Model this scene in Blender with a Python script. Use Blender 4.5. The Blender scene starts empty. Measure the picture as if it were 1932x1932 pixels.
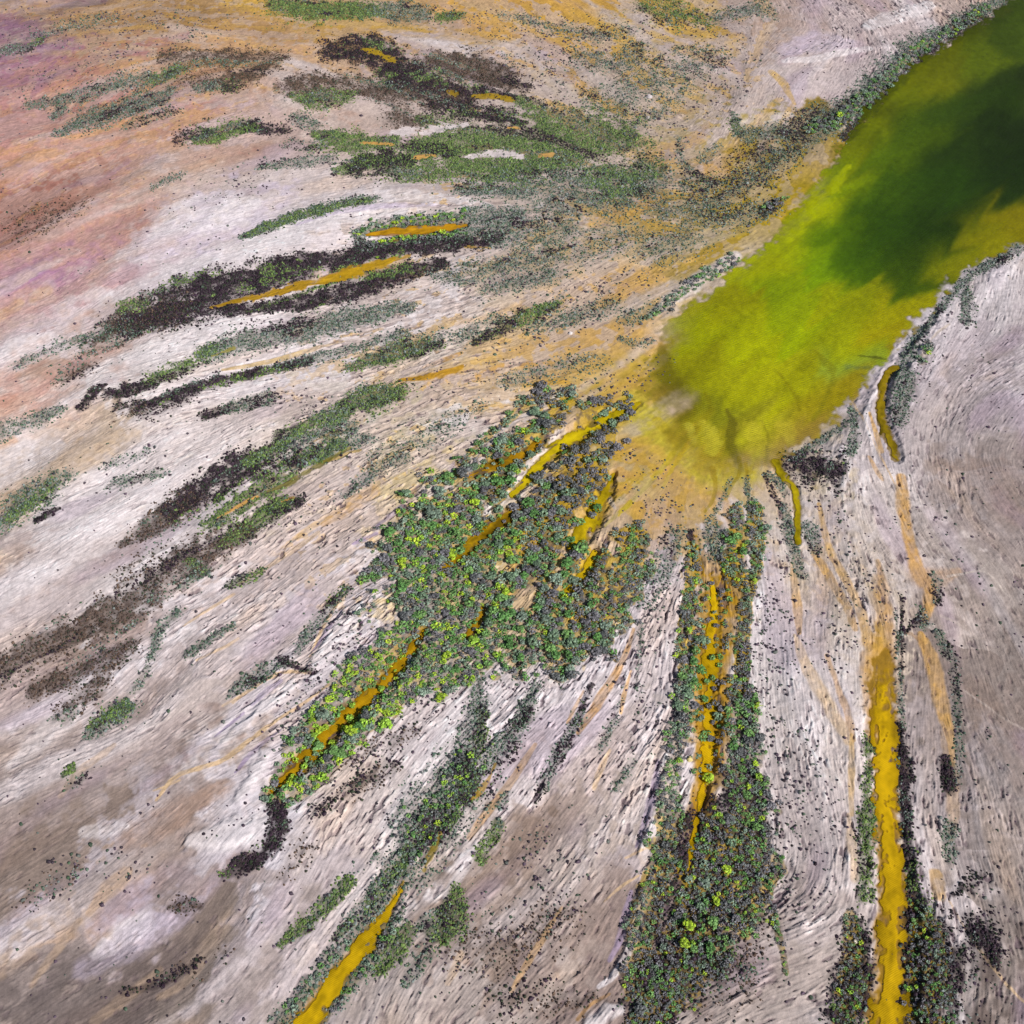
import bpy, math, random
import numpy as np

# ------------------------------------------------------------------ camera, sky, sun, exposure
C = bpy.context.scene
COL = C.collection
R_ = math.radians
CAM_H, PITCH, FOV = 150.0, R_(52), R_(45)
cam = bpy.data.cameras.new("camera")
cam.sensor_width = 36
cam.sensor_fit = 'HORIZONTAL'
cam.lens = 18 / math.tan(FOV / 2)
cam.clip_start, cam.clip_end = 1, 20000
camo = bpy.data.objects.new("camera", cam)
COL.objects.link(camo)
camo.location = (0, 0, CAM_H)
camo.rotation_euler = (R_(90) - PITCH, 0, 0)
C.camera = camo

SUN_EL, SUN_AZ = R_(42), R_(128)          # azimuth clockwise from +Y
w = bpy.data.worlds.new("World")
C.world = w
w.use_nodes = True
nt = w.node_tree
sky = nt.nodes.new("ShaderNodeTexSky")
sky.sky_type = 'NISHITA'
sky.sun_disc = False
sky.sun_elevation = SUN_EL
sky.sun_rotation = SUN_AZ
nt.nodes["Background"].inputs[1].default_value = 0.05
nt.links.new(sky.outputs[0], nt.nodes["Background"].inputs[0])
sl = bpy.data.lights.new("sun", 'SUN')
sl.energy = 4.1
sl.angle = R_(0.5)
sl.color = (1.0, 0.965, 0.93)
so = bpy.data.objects.new("sun", sl)
COL.objects.link(so)
so.rotation_euler = (R_(90) - SUN_EL, 0, math.pi - SUN_AZ)
C.view_settings.view_transform = 'Standard'
C.view_settings.look = 'None'
C.view_settings.exposure = 0.0
C.view_settings.gamma = 1.0

# ------------------------------------------------------------------ tools
rng = np.random.default_rng(7)
random.seed(7)
TT = math.tan(FOV / 2)
sp_, cp_ = math.sin(PITCH), math.cos(PITCH)


def proj(u, v):
    """photo position (0..1932) of a map feature -> its ground position in metres"""
    nx = (np.asarray(u, float) / 966 - 1) * TT
    ny = (1 - np.asarray(v, float) / 966) * TT
    t = CAM_H / (sp_ - ny * cp_)
    return nx * t, (cp_ + ny * sp_) * t


def lin(c):
    c = np.asarray(c, float) / 255
    return np.where(c <= 0.04045, c / 12.92, ((c + 0.055) / 1.055) ** 2.4)


RES = 0.115
X0, X1, Y0, Y1 = -128.0, 128.0, 31.0, 284.0
NX, NY = int((X1 - X0) / RES) + 1, int((Y1 - Y0) / RES) + 1
xs = (X0 + np.arange(NX) * RES).astype(np.float32)
ys = (Y0 + np.arange(NY) * RES).astype(np.float32)


def sst(a, b, x):
    t = np.clip((x - a) / (b - a), 0, 1)
    return t * t * (3 - 2 * t)


def bmat(n, scale, length, off):
    x = np.arange(n) * (length / n) / scale + off
    k = int(x.max()) + 4
    i = x.astype(int)
    f = x - i
    m = np.zeros((n, k), np.float32)
    r = np.arange(n)
    m[r, i] = (1 - f) ** 3 / 6
    m[r, i + 1] = (3 * f ** 3 - 6 * f ** 2 + 4) / 6
    m[r, i + 2] = (-3 * f ** 3 + 3 * f ** 2 + 3 * f + 1) / 6
    m[r, i + 3] = f ** 3 / 6
    return m


def noise(scale, oct=1, gain=0.5, nx=NX, ny=NY, lx=X1 - X0, ly=Y1 - Y0, ax=1.0):
    out = np.zeros((ny, nx), np.float32)
    a, tot = 1.0, 0
    for o in range(oct):
        A = bmat(ny, scale, ly, rng.random())
        B = bmat(nx, scale * ax, lx, rng.random())
        L = rng.standard_normal((A.shape[1], B.shape[1])).astype(np.float32)
        n = A @ L @ B.T
        n = (n - n.mean()) / (n.std() + 1e-9)
        out += a * n
        tot += a * a
        a *= gain
        scale *= 0.5
    return out / math.sqrt(tot)


def samp(arr, gx, gy, cell=RES):
    """bilinear lookup of arr at ground position"""
    h, w_ = arr.shape[:2]
    fx = np.clip((gx - X0) / cell, 0, w_ - 1.001)
    fy = np.clip((gy - Y0) / cell, 0, h - 1.001)
    ix, iy = fx.astype(np.int32), fy.astype(np.int32)
    fx = (fx - ix).astype(np.float32)
    fy = (fy - iy).astype(np.float32)
    if arr.ndim == 3:
        fx, fy = fx[..., None], fy[..., None]
    return (arr[iy, ix] * (1 - fx) + arr[iy, ix + 1] * fx) * (1 - fy) + (arr[iy + 1, ix] * (1 - fx) + arr[iy + 1, ix + 1] * fx) * fy


def box(a, r, axis):
    if r < 1:
        return a
    p = [(0, 0)] * a.ndim
    p[axis] = (r + 1, r)
    c = np.cumsum(np.pad(a, p, mode='edge'), axis=axis, dtype=np.float64)
    n = a.shape[axis]
    s = [slice(None)] * a.ndim
    e = [slice(None)] * a.ndim
    s[axis] = slice(0, n)
    e[axis] = slice(2 * r + 1, 2 * r + 1 + n)
    return ((c[tuple(e)] - c[tuple(s)]) / (2 * r + 1)).astype(np.float32)


def blur(a, r):
    for _ in range(2):
        a = box(box(a, r, 0), r, 1)
    return a


CK = 11                                                # coarse lattice step
cxs, cys = xs[::CK], ys[::CK]
CXX, CYY = np.meshgrid(cxs, cys)


def idw(pts, sig=70.0):
    """smooth interpolation of values given at map points -> coarse lattice"""
    pts = np.asarray(pts, float)
    gx, gy = proj(pts[:, 0], pts[:, 1])
    gx2, gy2 = proj(pts[:, 0] + 10, pts[:, 1])
    s = (gx2 - gx) / 10 * sig * 1.2
    vals = pts[:, 2:]
    num = np.zeros(CXX.shape + (vals.shape[1],))
    den = np.zeros(CXX.shape)
    for i in range(len(pts)):
        d2 = ((CXX - gx[i]) ** 2 + (CYY - gy[i]) ** 2) / s[i] ** 2
        k = np.exp(-d2) + 1e-4 / (0.3 + d2) ** 2
        num += k[..., None] * vals[i]
        den += k
    return (num / den[..., None]).astype(np.float32)


def up(a):
    XX, YY = np.meshgrid(xs, ys)
    return samp(a, XX, YY, RES * CK)


# ------------------------------------------------------------------ flow field of the old floods
FLOW = """100 100 1 -.25;250 200 1 -.3;100 400 1 -.4;400 400 1 -.3;700 130 1 .3;900 190 1 .3;900 280 1 .05;1100 200 1 .5;1200 100 1 .6
500 20 1 .1;700 420 1 -.12;450 560 1 -.27;800 460 1 -.2;1000 560 1 -.45;1100 560 1 -.5;1250 350 1 .3;1350 350 1 -.4;1450 300 1 -.9
1600 150 1 -1;300 720 1 -.38;600 640 1 -.25;100 680 1 -.5;150 880 1 -.5;500 880 1 -.6;700 800 1 -.45;350 950 1 -.6;900 730 1 -.3
700 950 1 -.6;850 900 1 -.6;200 1150 1 -.55;450 1150 1 -.6;600 1250 1 -.85;300 1330 1 -.8;150 1430 1 -.7;500 1450 1 -.6;100 1650 1 -.8
300 1700 1 -.7;200 1850 1 -.6;450 1700 1 -.9;700 1550 1 -1.3;800 1600 1 -1.2;700 1800 1 -1.3;950 1500 1 -1.5;1000 1400 1 -1.4
900 1250 1 -1.2;1100 1250 1 -1.8;1150 1150 1 -2.5;1100 1600 1 -1.4;1000 1800 1 -1.3;1200 1650 1 -1.5;1200 1400 1 -1.5;1250 1150 1 -4
1340 1300 0 1;1400 1000 .1 1;1500 1100 .12 1;1550 1300 .1 1;1510 1750 1 -.7;1580 1650 .1 1;1480 1880 1 -.6;1560 1830 1 -.5;1620 1200 .1 1;1690 1400 .02 1
1690 900 .2 1;1750 1100 .4 1;1780 1300 .15 1;1800 1500 .2 1;1850 1600 .25 1;1850 1100 .8 1;1850 700 .5 -1;1850 1350 .9 1;1600 300 1 -.95
1400 550 1 -.6;1350 720 .9 -.4;1400 820 .05 1;1850 100 1 -.9;1250 820 1 -.9;1450 900 .1 1;1550 860 .6 -1;1650 780 .3 -1;1700 40 1 .9;1700 1850 0 1"""
fl = []
for it in FLOW.replace("\n", ";").split(";"):
    u, v, a, b = map(float, it.split())
    l = math.hypot(a, b)
    a, b = a / l * 4, b / l * 4
    p, q = proj(u - a, v - b), proj(u + a, v + b)
    t = math.atan2(q[1] - p[1], q[0] - p[0])
    fl.append((u, v, math.cos(2 * t), math.sin(2 * t)))
fc = idw(fl, 75)
th = 0.5 * np.arctan2(fc[..., 1], fc[..., 0])
# a little waviness
wob = noise(14, 2, nx=CXX.shape[1], ny=CXX.shape[0]) * 0.10 + noise(5, 1, nx=CXX.shape[1], ny=CXX.shape[0]) * 0.07
th = th + wob
c2 = np.stack([np.cos(2 * th), np.sin(2 * th)], -1).astype(np.float32)


def flow_at(step):
    gx, gy = np.meshgrid(xs[::step], ys[::step])
    f = samp(c2, gx, gy, RES * CK)
    t = 0.5 * np.arctan2(f[..., 1], f[..., 0])
    return np.cos(t).astype(np.float32), np.sin(t).astype(np.float32)


def lic(ns, step, L):
    """smear noise fields ns (list) along the flow on a lattice of every step-th vertex"""
    fx, fy = flow_at(step)
    h, w_ = fx.shape
    IY, IX = np.meshgrid(np.arange(h, dtype=np.float32), np.arange(w_, dtype=np.float32), indexing='ij')
    acc = [n.copy() for n in ns]
    for sgn in (1, -1):
        px, py = IX.copy(), IY.copy()
        dx, dy = fx * sgn, fy * sgn
        for k in range(L):
            px = px + dx
            py = py + dy
            ix = np.clip(px + 0.5, 0, w_ - 1).astype(np.int32)
            iy = np.clip(py + 0.5, 0, h - 1).astype(np.int32)
            wgt = 0.5 + 0.5 * math.cos(math.pi * (k + 1) / (L + 1))
            for a, n in zip(acc, ns):
                a += wgt * n[iy, ix]
            ex, ey = fx[iy, ix], fy[iy, ix]
            s = np.sign(ex * dx + ey * dy)
            s[s == 0] = 1
            dx, dy = ex * s, ey * s
    return [(a - a.mean()) / a.std() for a in acc]


def up_from(a, step):
    XX, YY = np.meshgrid(xs, ys)
    return samp(a, XX, YY, RES * step)


SF, SF2 = lic([rng.standard_normal((NY, NX)).astype(np.float32), noise(0.36)], 1, 15)
SH, SH2 = lic([noise(0.22), noise(0.40)], 1, 9)
sh3 = (len(ys[::5]), len(xs[::5]))
n3 = [noise(1.0, nx=sh3[1], ny=sh3[0]), noise(2.4, nx=sh3[1], ny=sh3[0])]
a3, b3 = lic(n3, 5, 22)
SM, SM2 = up_from(a3, 5), up_from(b3, 5)
sh6 = (len(ys[::11]), len(xs[::11]))
c6, d6 = lic([noise(3.2, 2, nx=sh6[1], ny=sh6[0]), noise(7, 2, nx=sh6[1], ny=sh6[0])], 11, 18)
SC, SC2 = up_from(c6, 11), up_from(d6, 11)
NB = noise(9, 4)
NF = noise(1.2, 3, 0.6)
NF2 = noise(1.0, 3, 0.7)

# ------------------------------------------------------------------ strokes: traced features -> normalised distance on the ground
def chaikin(p, n=2):
    for _ in range(n):
        q = [p[0]]
        for a, b in zip(p[:-1], p[1:]):
            q += [a * .75 + b * .25, a * .25 + b * .75]
        q.append(p[-1])
        p = np.array(q)
    return p


def parse(s):
    return np.array([[float(x) for x in t.split()] for t in s.split(",")])


def ground_path(pts, smooth=1):
    p = parse(pts) if isinstance(pts, str) else np.asarray(pts, float)
    if len(p) == 1:
        p = np.vstack([p, p + [[p[0][2] * .5, -p[0][2] * .2, 0]]])
    if len(p) > 2:
        p = chaikin(p, smooth)
    d = np.gradient(p[:, :2], axis=0)
    d /= np.linalg.norm(d, axis=1)[:, None] + 1e-9
    nrm = np.stack([-d[:, 1], d[:, 0]], 1)
    g = np.stack(proj(p[:, 0], p[:, 1]), 1)
    A = np.stack(proj(p[:, 0] + nrm[:, 0] * p[:, 2] / 2, p[:, 1] + nrm[:, 1] * p[:, 2] / 2), 1)
    B = np.stack(proj(p[:, 0] - nrm[:, 0] * p[:, 2] / 2, p[:, 1] - nrm[:, 1] * p[:, 2] / 2), 1)
    tg = np.gradient(g, axis=0)
    tg /= np.linalg.norm(tg, axis=1)[:, None] + 1e-9
    hw = np.abs((A - B)[:, 0] * tg[:, 1] - (A - B)[:, 1] * tg[:, 0]) / 2
    return g, np.maximum(hw, 0.12)


def stroke(pts, reach=2.2):
    """-> (slices, s) with s = distance / half width (1 at the edge)"""
    g, hw = ground_path(pts)
    m = hw.max() * reach + 1.0
    i0 = int(np.clip((g[:, 0].min() - m - X0) / RES, 0, NX - 2)); i1 = int(np.clip((g[:, 0].max() + m - X0) / RES + 2, 1, NX))
    j0 = int(np.clip((g[:, 1].min() - m - Y0) / RES, 0, NY - 2)); j1 = int(np.clip((g[:, 1].max() + m - Y0) / RES + 2, 1, NY))
    sl_ = (slice(j0, j1), slice(i0, i1))
    best = np.full((max(j1 - j0, 0), max(i1 - i0, 0)), 9.0, np.float32)
    for k in range(len(g) - 1):
        a, b = g[k], g[k + 1]
        mm = max(hw[k], hw[k + 1]) * reach + 0.5
        p0 = int(np.clip((min(a[0], b[0]) - mm - X0) / RES, i0, i1)) - i0; p1 = int(np.clip((max(a[0], b[0]) + mm - X0) / RES + 2, i0, i1)) - i0
        q0 = int(np.clip((min(a[1], b[1]) - mm - Y0) / RES, j0, j1)) - j0; q1 = int(np.clip((max(a[1], b[1]) + mm - Y0) / RES + 2, j0, j1)) - j0
        if p1 <= p0 or q1 <= q0:
            continue
        x = xs[i0 + p0:i0 + p1][None, :]
        y = ys[j0 + q0:j0 + q1][:, None]
        d = b - a
        t = np.clip(((x - a[0]) * d[0] + (y - a[1]) * d[1]) / (d @ d + 1e-9), 0, 1)
        dist = np.hypot(x - a[0] - t * d[0], y - a[1] - t * d[1]) / (hw[k] + (hw[k + 1] - hw[k]) * t)
        blk = best[q0:q1, p0:p1]
        np.minimum(blk, dist, out=blk)
    return sl_, best


def poly_sd(pts):
    """signed distance (m) to a closed traced outline, negative inside"""
    p = parse(pts) if isinstance(pts, str) else np.asarray(pts, float)
    p = np.vstack([p, p[:1]])
    p = chaikin(p, 1)
    g = np.stack(proj(p[:, 0], p[:, 1]), 1).astype(np.float32)
    st = 2
    x = xs[::st][None, :]
    y = ys[::st][:, None]
    d2 = np.full((len(ys[::st]), len(xs[::st])), 1e9, np.float32)
    ins = np.zeros(d2.shape, bool)
    for a, b in zip(g, np.roll(g, -1, 0)):
        d = b - a
        t = np.clip(((x - a[0]) * d[0] + (y - a[1]) * d[1]) / (d @ d + 1e-9), 0, 1)
        np.minimum(d2, (x - a[0] - t * d[0]) ** 2 + (y - a[1] - t * d[1]) ** 2, out=d2)
        if a[1] != b[1]:
            c = ((a[1] > y) != (b[1] > y)) & (x < d[0] * (y - a[1]) / d[1] + a[0])
            ins ^= c
    s = np.sqrt(d2)
    s[ins] *= -1
    return up_from(s, st)


# ------------------------------------------------------------------ base ground colour
BASE = """0 60 150 110 130;60 40 140 115 110;200 60 180 145 105;350 20 165 130 85;520 30 190 150 80;700 40 190 150 85;900 40 205 160 85;1100 20 200 155 75
1250 30 195 160 90;1450 40 175 150 135;1550 30 190 170 165;60 130 165 120 135;180 110 180 130 115;320 100 185 145 110;420 70 195 155 115;500 110 200 160 125
620 80 200 165 130;800 90 190 170 165;950 110 205 190 185;1100 120 195 155 95;1250 130 185 160 120;1400 120 190 170 160;30 220 186 138 134;150 200 200 150 120
280 190 195 140 120;400 170 180 140 110;520 190 205 175 160;650 200 205 185 175;900 150 195 175 165;1100 220 190 170 150;1250 210 185 165 130;1400 220 195 182 180
30 300 200 150 140;130 300 204 160 146;260 290 195 155 140;380 220 205 180 180;500 260 200 175 165;560 320 205 185 175;30 420 172 122 110;120 400 182 140 124
220 360 190 145 130;330 330 195 165 150;450 330 205 185 175;350 420 218 203 218;420 400 216 202 212;280 440 205 185 185;550 350 218 206 206;60 490 190 148 142
150 480 195 150 140;80 530 175 130 155;200 540 195 170 178;350 500 222 208 208;520 440 232 218 218;0 600 195 150 145;60 620 210 192 196;150 580 205 170 160
300 560 226 212 212;30 660 228 218 223;120 650 222 208 208;80 700 205 172 150;0 700 212 182 172;30 760 208 165 152;120 720 218 200 196;300 660 228 216 213
400 720 226 212 209;350 790 226 212 208;50 880 220 210 215;100 850 210 190 175;200 830 205 182 160;60 920 188 158 128;250 900 226 214 212;150 960 224 212 211
300 860 224 210 207;50 1050 198 180 175;150 1050 196 178 174;50 1150 208 193 191;200 1100 220 209 207;100 1230 172 152 142;50 1300 195 175 170;250 1280 204 190 189
330 1200 228 218 220;450 1100 206 189 184;400 1220 200 184 180;550 1050 210 193 186;600 1180 214 202 204;500 1300 212 200 203;350 1330 200 184 178;250 1430 195 178 174
100 1400 188 172 166;40 1500 165 148 142;150 1480 168 150 143;300 1500 162 140 130;430 1580 212 203 208;200 1560 192 180 184;350 1570 160 138 126;60 1650 150 132 122
210 1680 182 153 130;250 1770 198 186 195;350 1700 165 148 142;100 1800 150 135 130;50 1900 125 112 108;250 1880 145 130 122;400 1800 180 165 165;450 1850 178 163 158
550 1780 200 186 186;650 1600 208 192 187;750 1500 212 198 193;800 1350 212 198 196;950 1400 218 206 206;1050 1450 206 190 186;1100 1600 193 176 167
1000 1700 178 160 152;900 1800 160 140 128;800 1880 185 170 163;1050 1850 165 147 140;1150 1700 195 180 180;1200 1450 210 196 192;1150 1300 212 199 199
1250 1150 205 193 195;1500 1200 214 202 200;1560 1050 210 196 188;1550 1400 212 198 192;1480 1300 218 206 203;1500 1500 200 186 183;1580 1600 210 196 193
1550 1750 190 176 172;1500 1850 182 167 160;1620 1150 205 187 170;1650 1000 210 196 190;1800 620 190 177 180;1880 550 198 187 187;1850 750 176 163 163
1800 850 183 170 168;1900 900 163 149 144;1850 1000 165 150 145;1820 1100 174 160 153;1900 1200 153 138 131;1850 1350 153 138 131;1800 1500 168 154 152
1900 1600 142 128 122;1850 1800 150 136 129;1900 1900 118 104 98;1760 1600 195 181 178;1000 300 188 172 163;1100 380 175 155 128;1200 300 188 163 125
1000 420 200 186 182;1100 500 198 170 132;1180 540 205 168 108;1050 560 204 174 132;950 620 202 182 155;900 560 216 202 198;1150 640 200 165 108
1000 690 205 168 112;850 700 207 178 142;800 800 202 186 168;700 900 214 192 152;620 840 216 202 193;750 830 202 184 152;900 800 218 206 198;700 600 220 206 202
600 650 226 212 210;1200 720 186 158 58;1300 950 196 160 84;1220 900 196 160 70;1180 820 190 154 62;1160 880 196 156 74;1360 930 200 165 110;1260 840 184 164 48;1340 880 186 162 56;1440 930 204 186 170
1300 300 185 160 115;1350 180 185 165 150;1420 280 165 140 55;1480 170 200 184 182;1500 260 140 120 45;1350 420 168 140 55;1250 420 175 145 80;1420 380 165 140 30;1450 100 195 180 176;1600 60 190 174 172"""
base = idw([[float(x) for x in t.split()] for t in BASE.replace("\n", ";").split(";")], 52)
XX, YY = np.meshgrid(xs, ys)
fxx, fyy = flow_at(1)
# look the colours up along the flow so that they smear into tongues
along = 4.0 * NB + 5.0 * SC + 3.0 * NF + 2.0 * SM
across = 1.6 * SC2 + 0.9 * SM2 + 1.2 * NF + 0.5 * NF2
tint = samp(base, XX + fxx * along - fyy * across, YY + fyy * along + fxx * across, RES * CK)
tint = lin(tint).astype(np.float32)
del along, across


def field(spec, sig=70):
    return up(idw([[float(x) for x in t.split()] for t in spec.replace("\n", ";").split(";")], sig))[..., 0]


AMP = field("""950 1450 1;1100 1350 1;1200 1200 1;1550 1100 .9;1550 1500 .9;1500 1800 1.1;700 1050 1;850 850 1;500 1150 .8;650 950 .9;1650 1000 .7;1800 1600 .9;1000 1600 .7
1600 1850 .7;1700 60 1;400 740 .5;650 700 .7;800 750 .8;100 100 .15;350 430 .18;150 300 .2;600 100 .2;1850 800 .5;1850 600 .4;1850 1100 .6;1900 950 .5;1900 1200 .6;150 1750 .3;300 1550 .3;450 1800 .35;1000 300 .35;200 1050 .25
300 1300 .5;1400 650 .1;1700 300 .1;60 650 .2;100 850 .25;250 900 .35;1100 550 .3;1200 150 .3;1480 120 .25;1280 850 .2;1880 1350 .5;1860 1650 .9;800 1500 .8;700 1500 .8;600 1650 .5;750 600 .5;900 1700 .6;1060 1800 .6;1480 1250 .6;1620 1500 .9;300 750 .4""", 60)
AMP = np.clip(AMP, 0, 1.2)

# tonal streaks: pale salt against brown silt (both are pigments of the crust)
k = sst(0.3, 2.0, SC + 0.5 * SM)[..., None] * 0.38
tint = tint * (1 - k) + k * lin((232, 222, 224)) * (0.35 + 0.65 * tint.mean(-1, keepdims=True) / 0.5)
k = sst(0.4, 2.2, -SC - 0.6 * SM2)[..., None] * 0.40
tint = tint * (1 - k) + k * tint * np.array([0.66, 0.58, 0.53], np.float32)
k = sst(0.8, 2.4, SM2 - 0.4 * NB)[..., None] * 0.25
tint = tint * (1 - k) + k * lin((214, 178, 140))
k = sst(0.9, 2.2, -SM2 + 0.5 * NB)[..., None] * 0.3
tint = tint * (1 - k) + k * lin((182, 160, 184))
wet = np.zeros((NY, NX), np.float32)

# ------------------------------------------------------------------ lake outline
LAKE = "1960 -60,1905 -5,1840 42,1775 82,1722 116,1680 152,1640 198,1602 250,1570 292,1540 335,1500 385,1470 425,1432 470,1392 502,1350 532,1300 570,1262 600,1240 640,1222 690,1222 740,1240 800,1280 862,1340 898,1400 905,1445 890,1472 872,1502 852,1545 822,1585 790,1622 742,1650 705,1682 690,1692 668,1722 620,1762 575,1802 528,1850 492,1932 458,2100 400,2400 100,2300 -350,2050 -160"
LSD = poly_sd(LAKE)
LSD = LSD + 0.55 * NF + 0.25 * SF2
flat = np.clip(field("1230 640 .8;1230 740 1;1250 820 1;1320 890 1;1400 900 .9;1470 870 .5;1520 840 .15;1650 720 0;1800 540 0;1300 560 .2;1400 490 .15;1500 380 .5;1580 280 .2;1700 130 0;1850 40 0;1450 680 .4;1700 300 0;1900 450 0;1000 700 .8;1200 1000 .8", 55), 0, 1)

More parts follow.
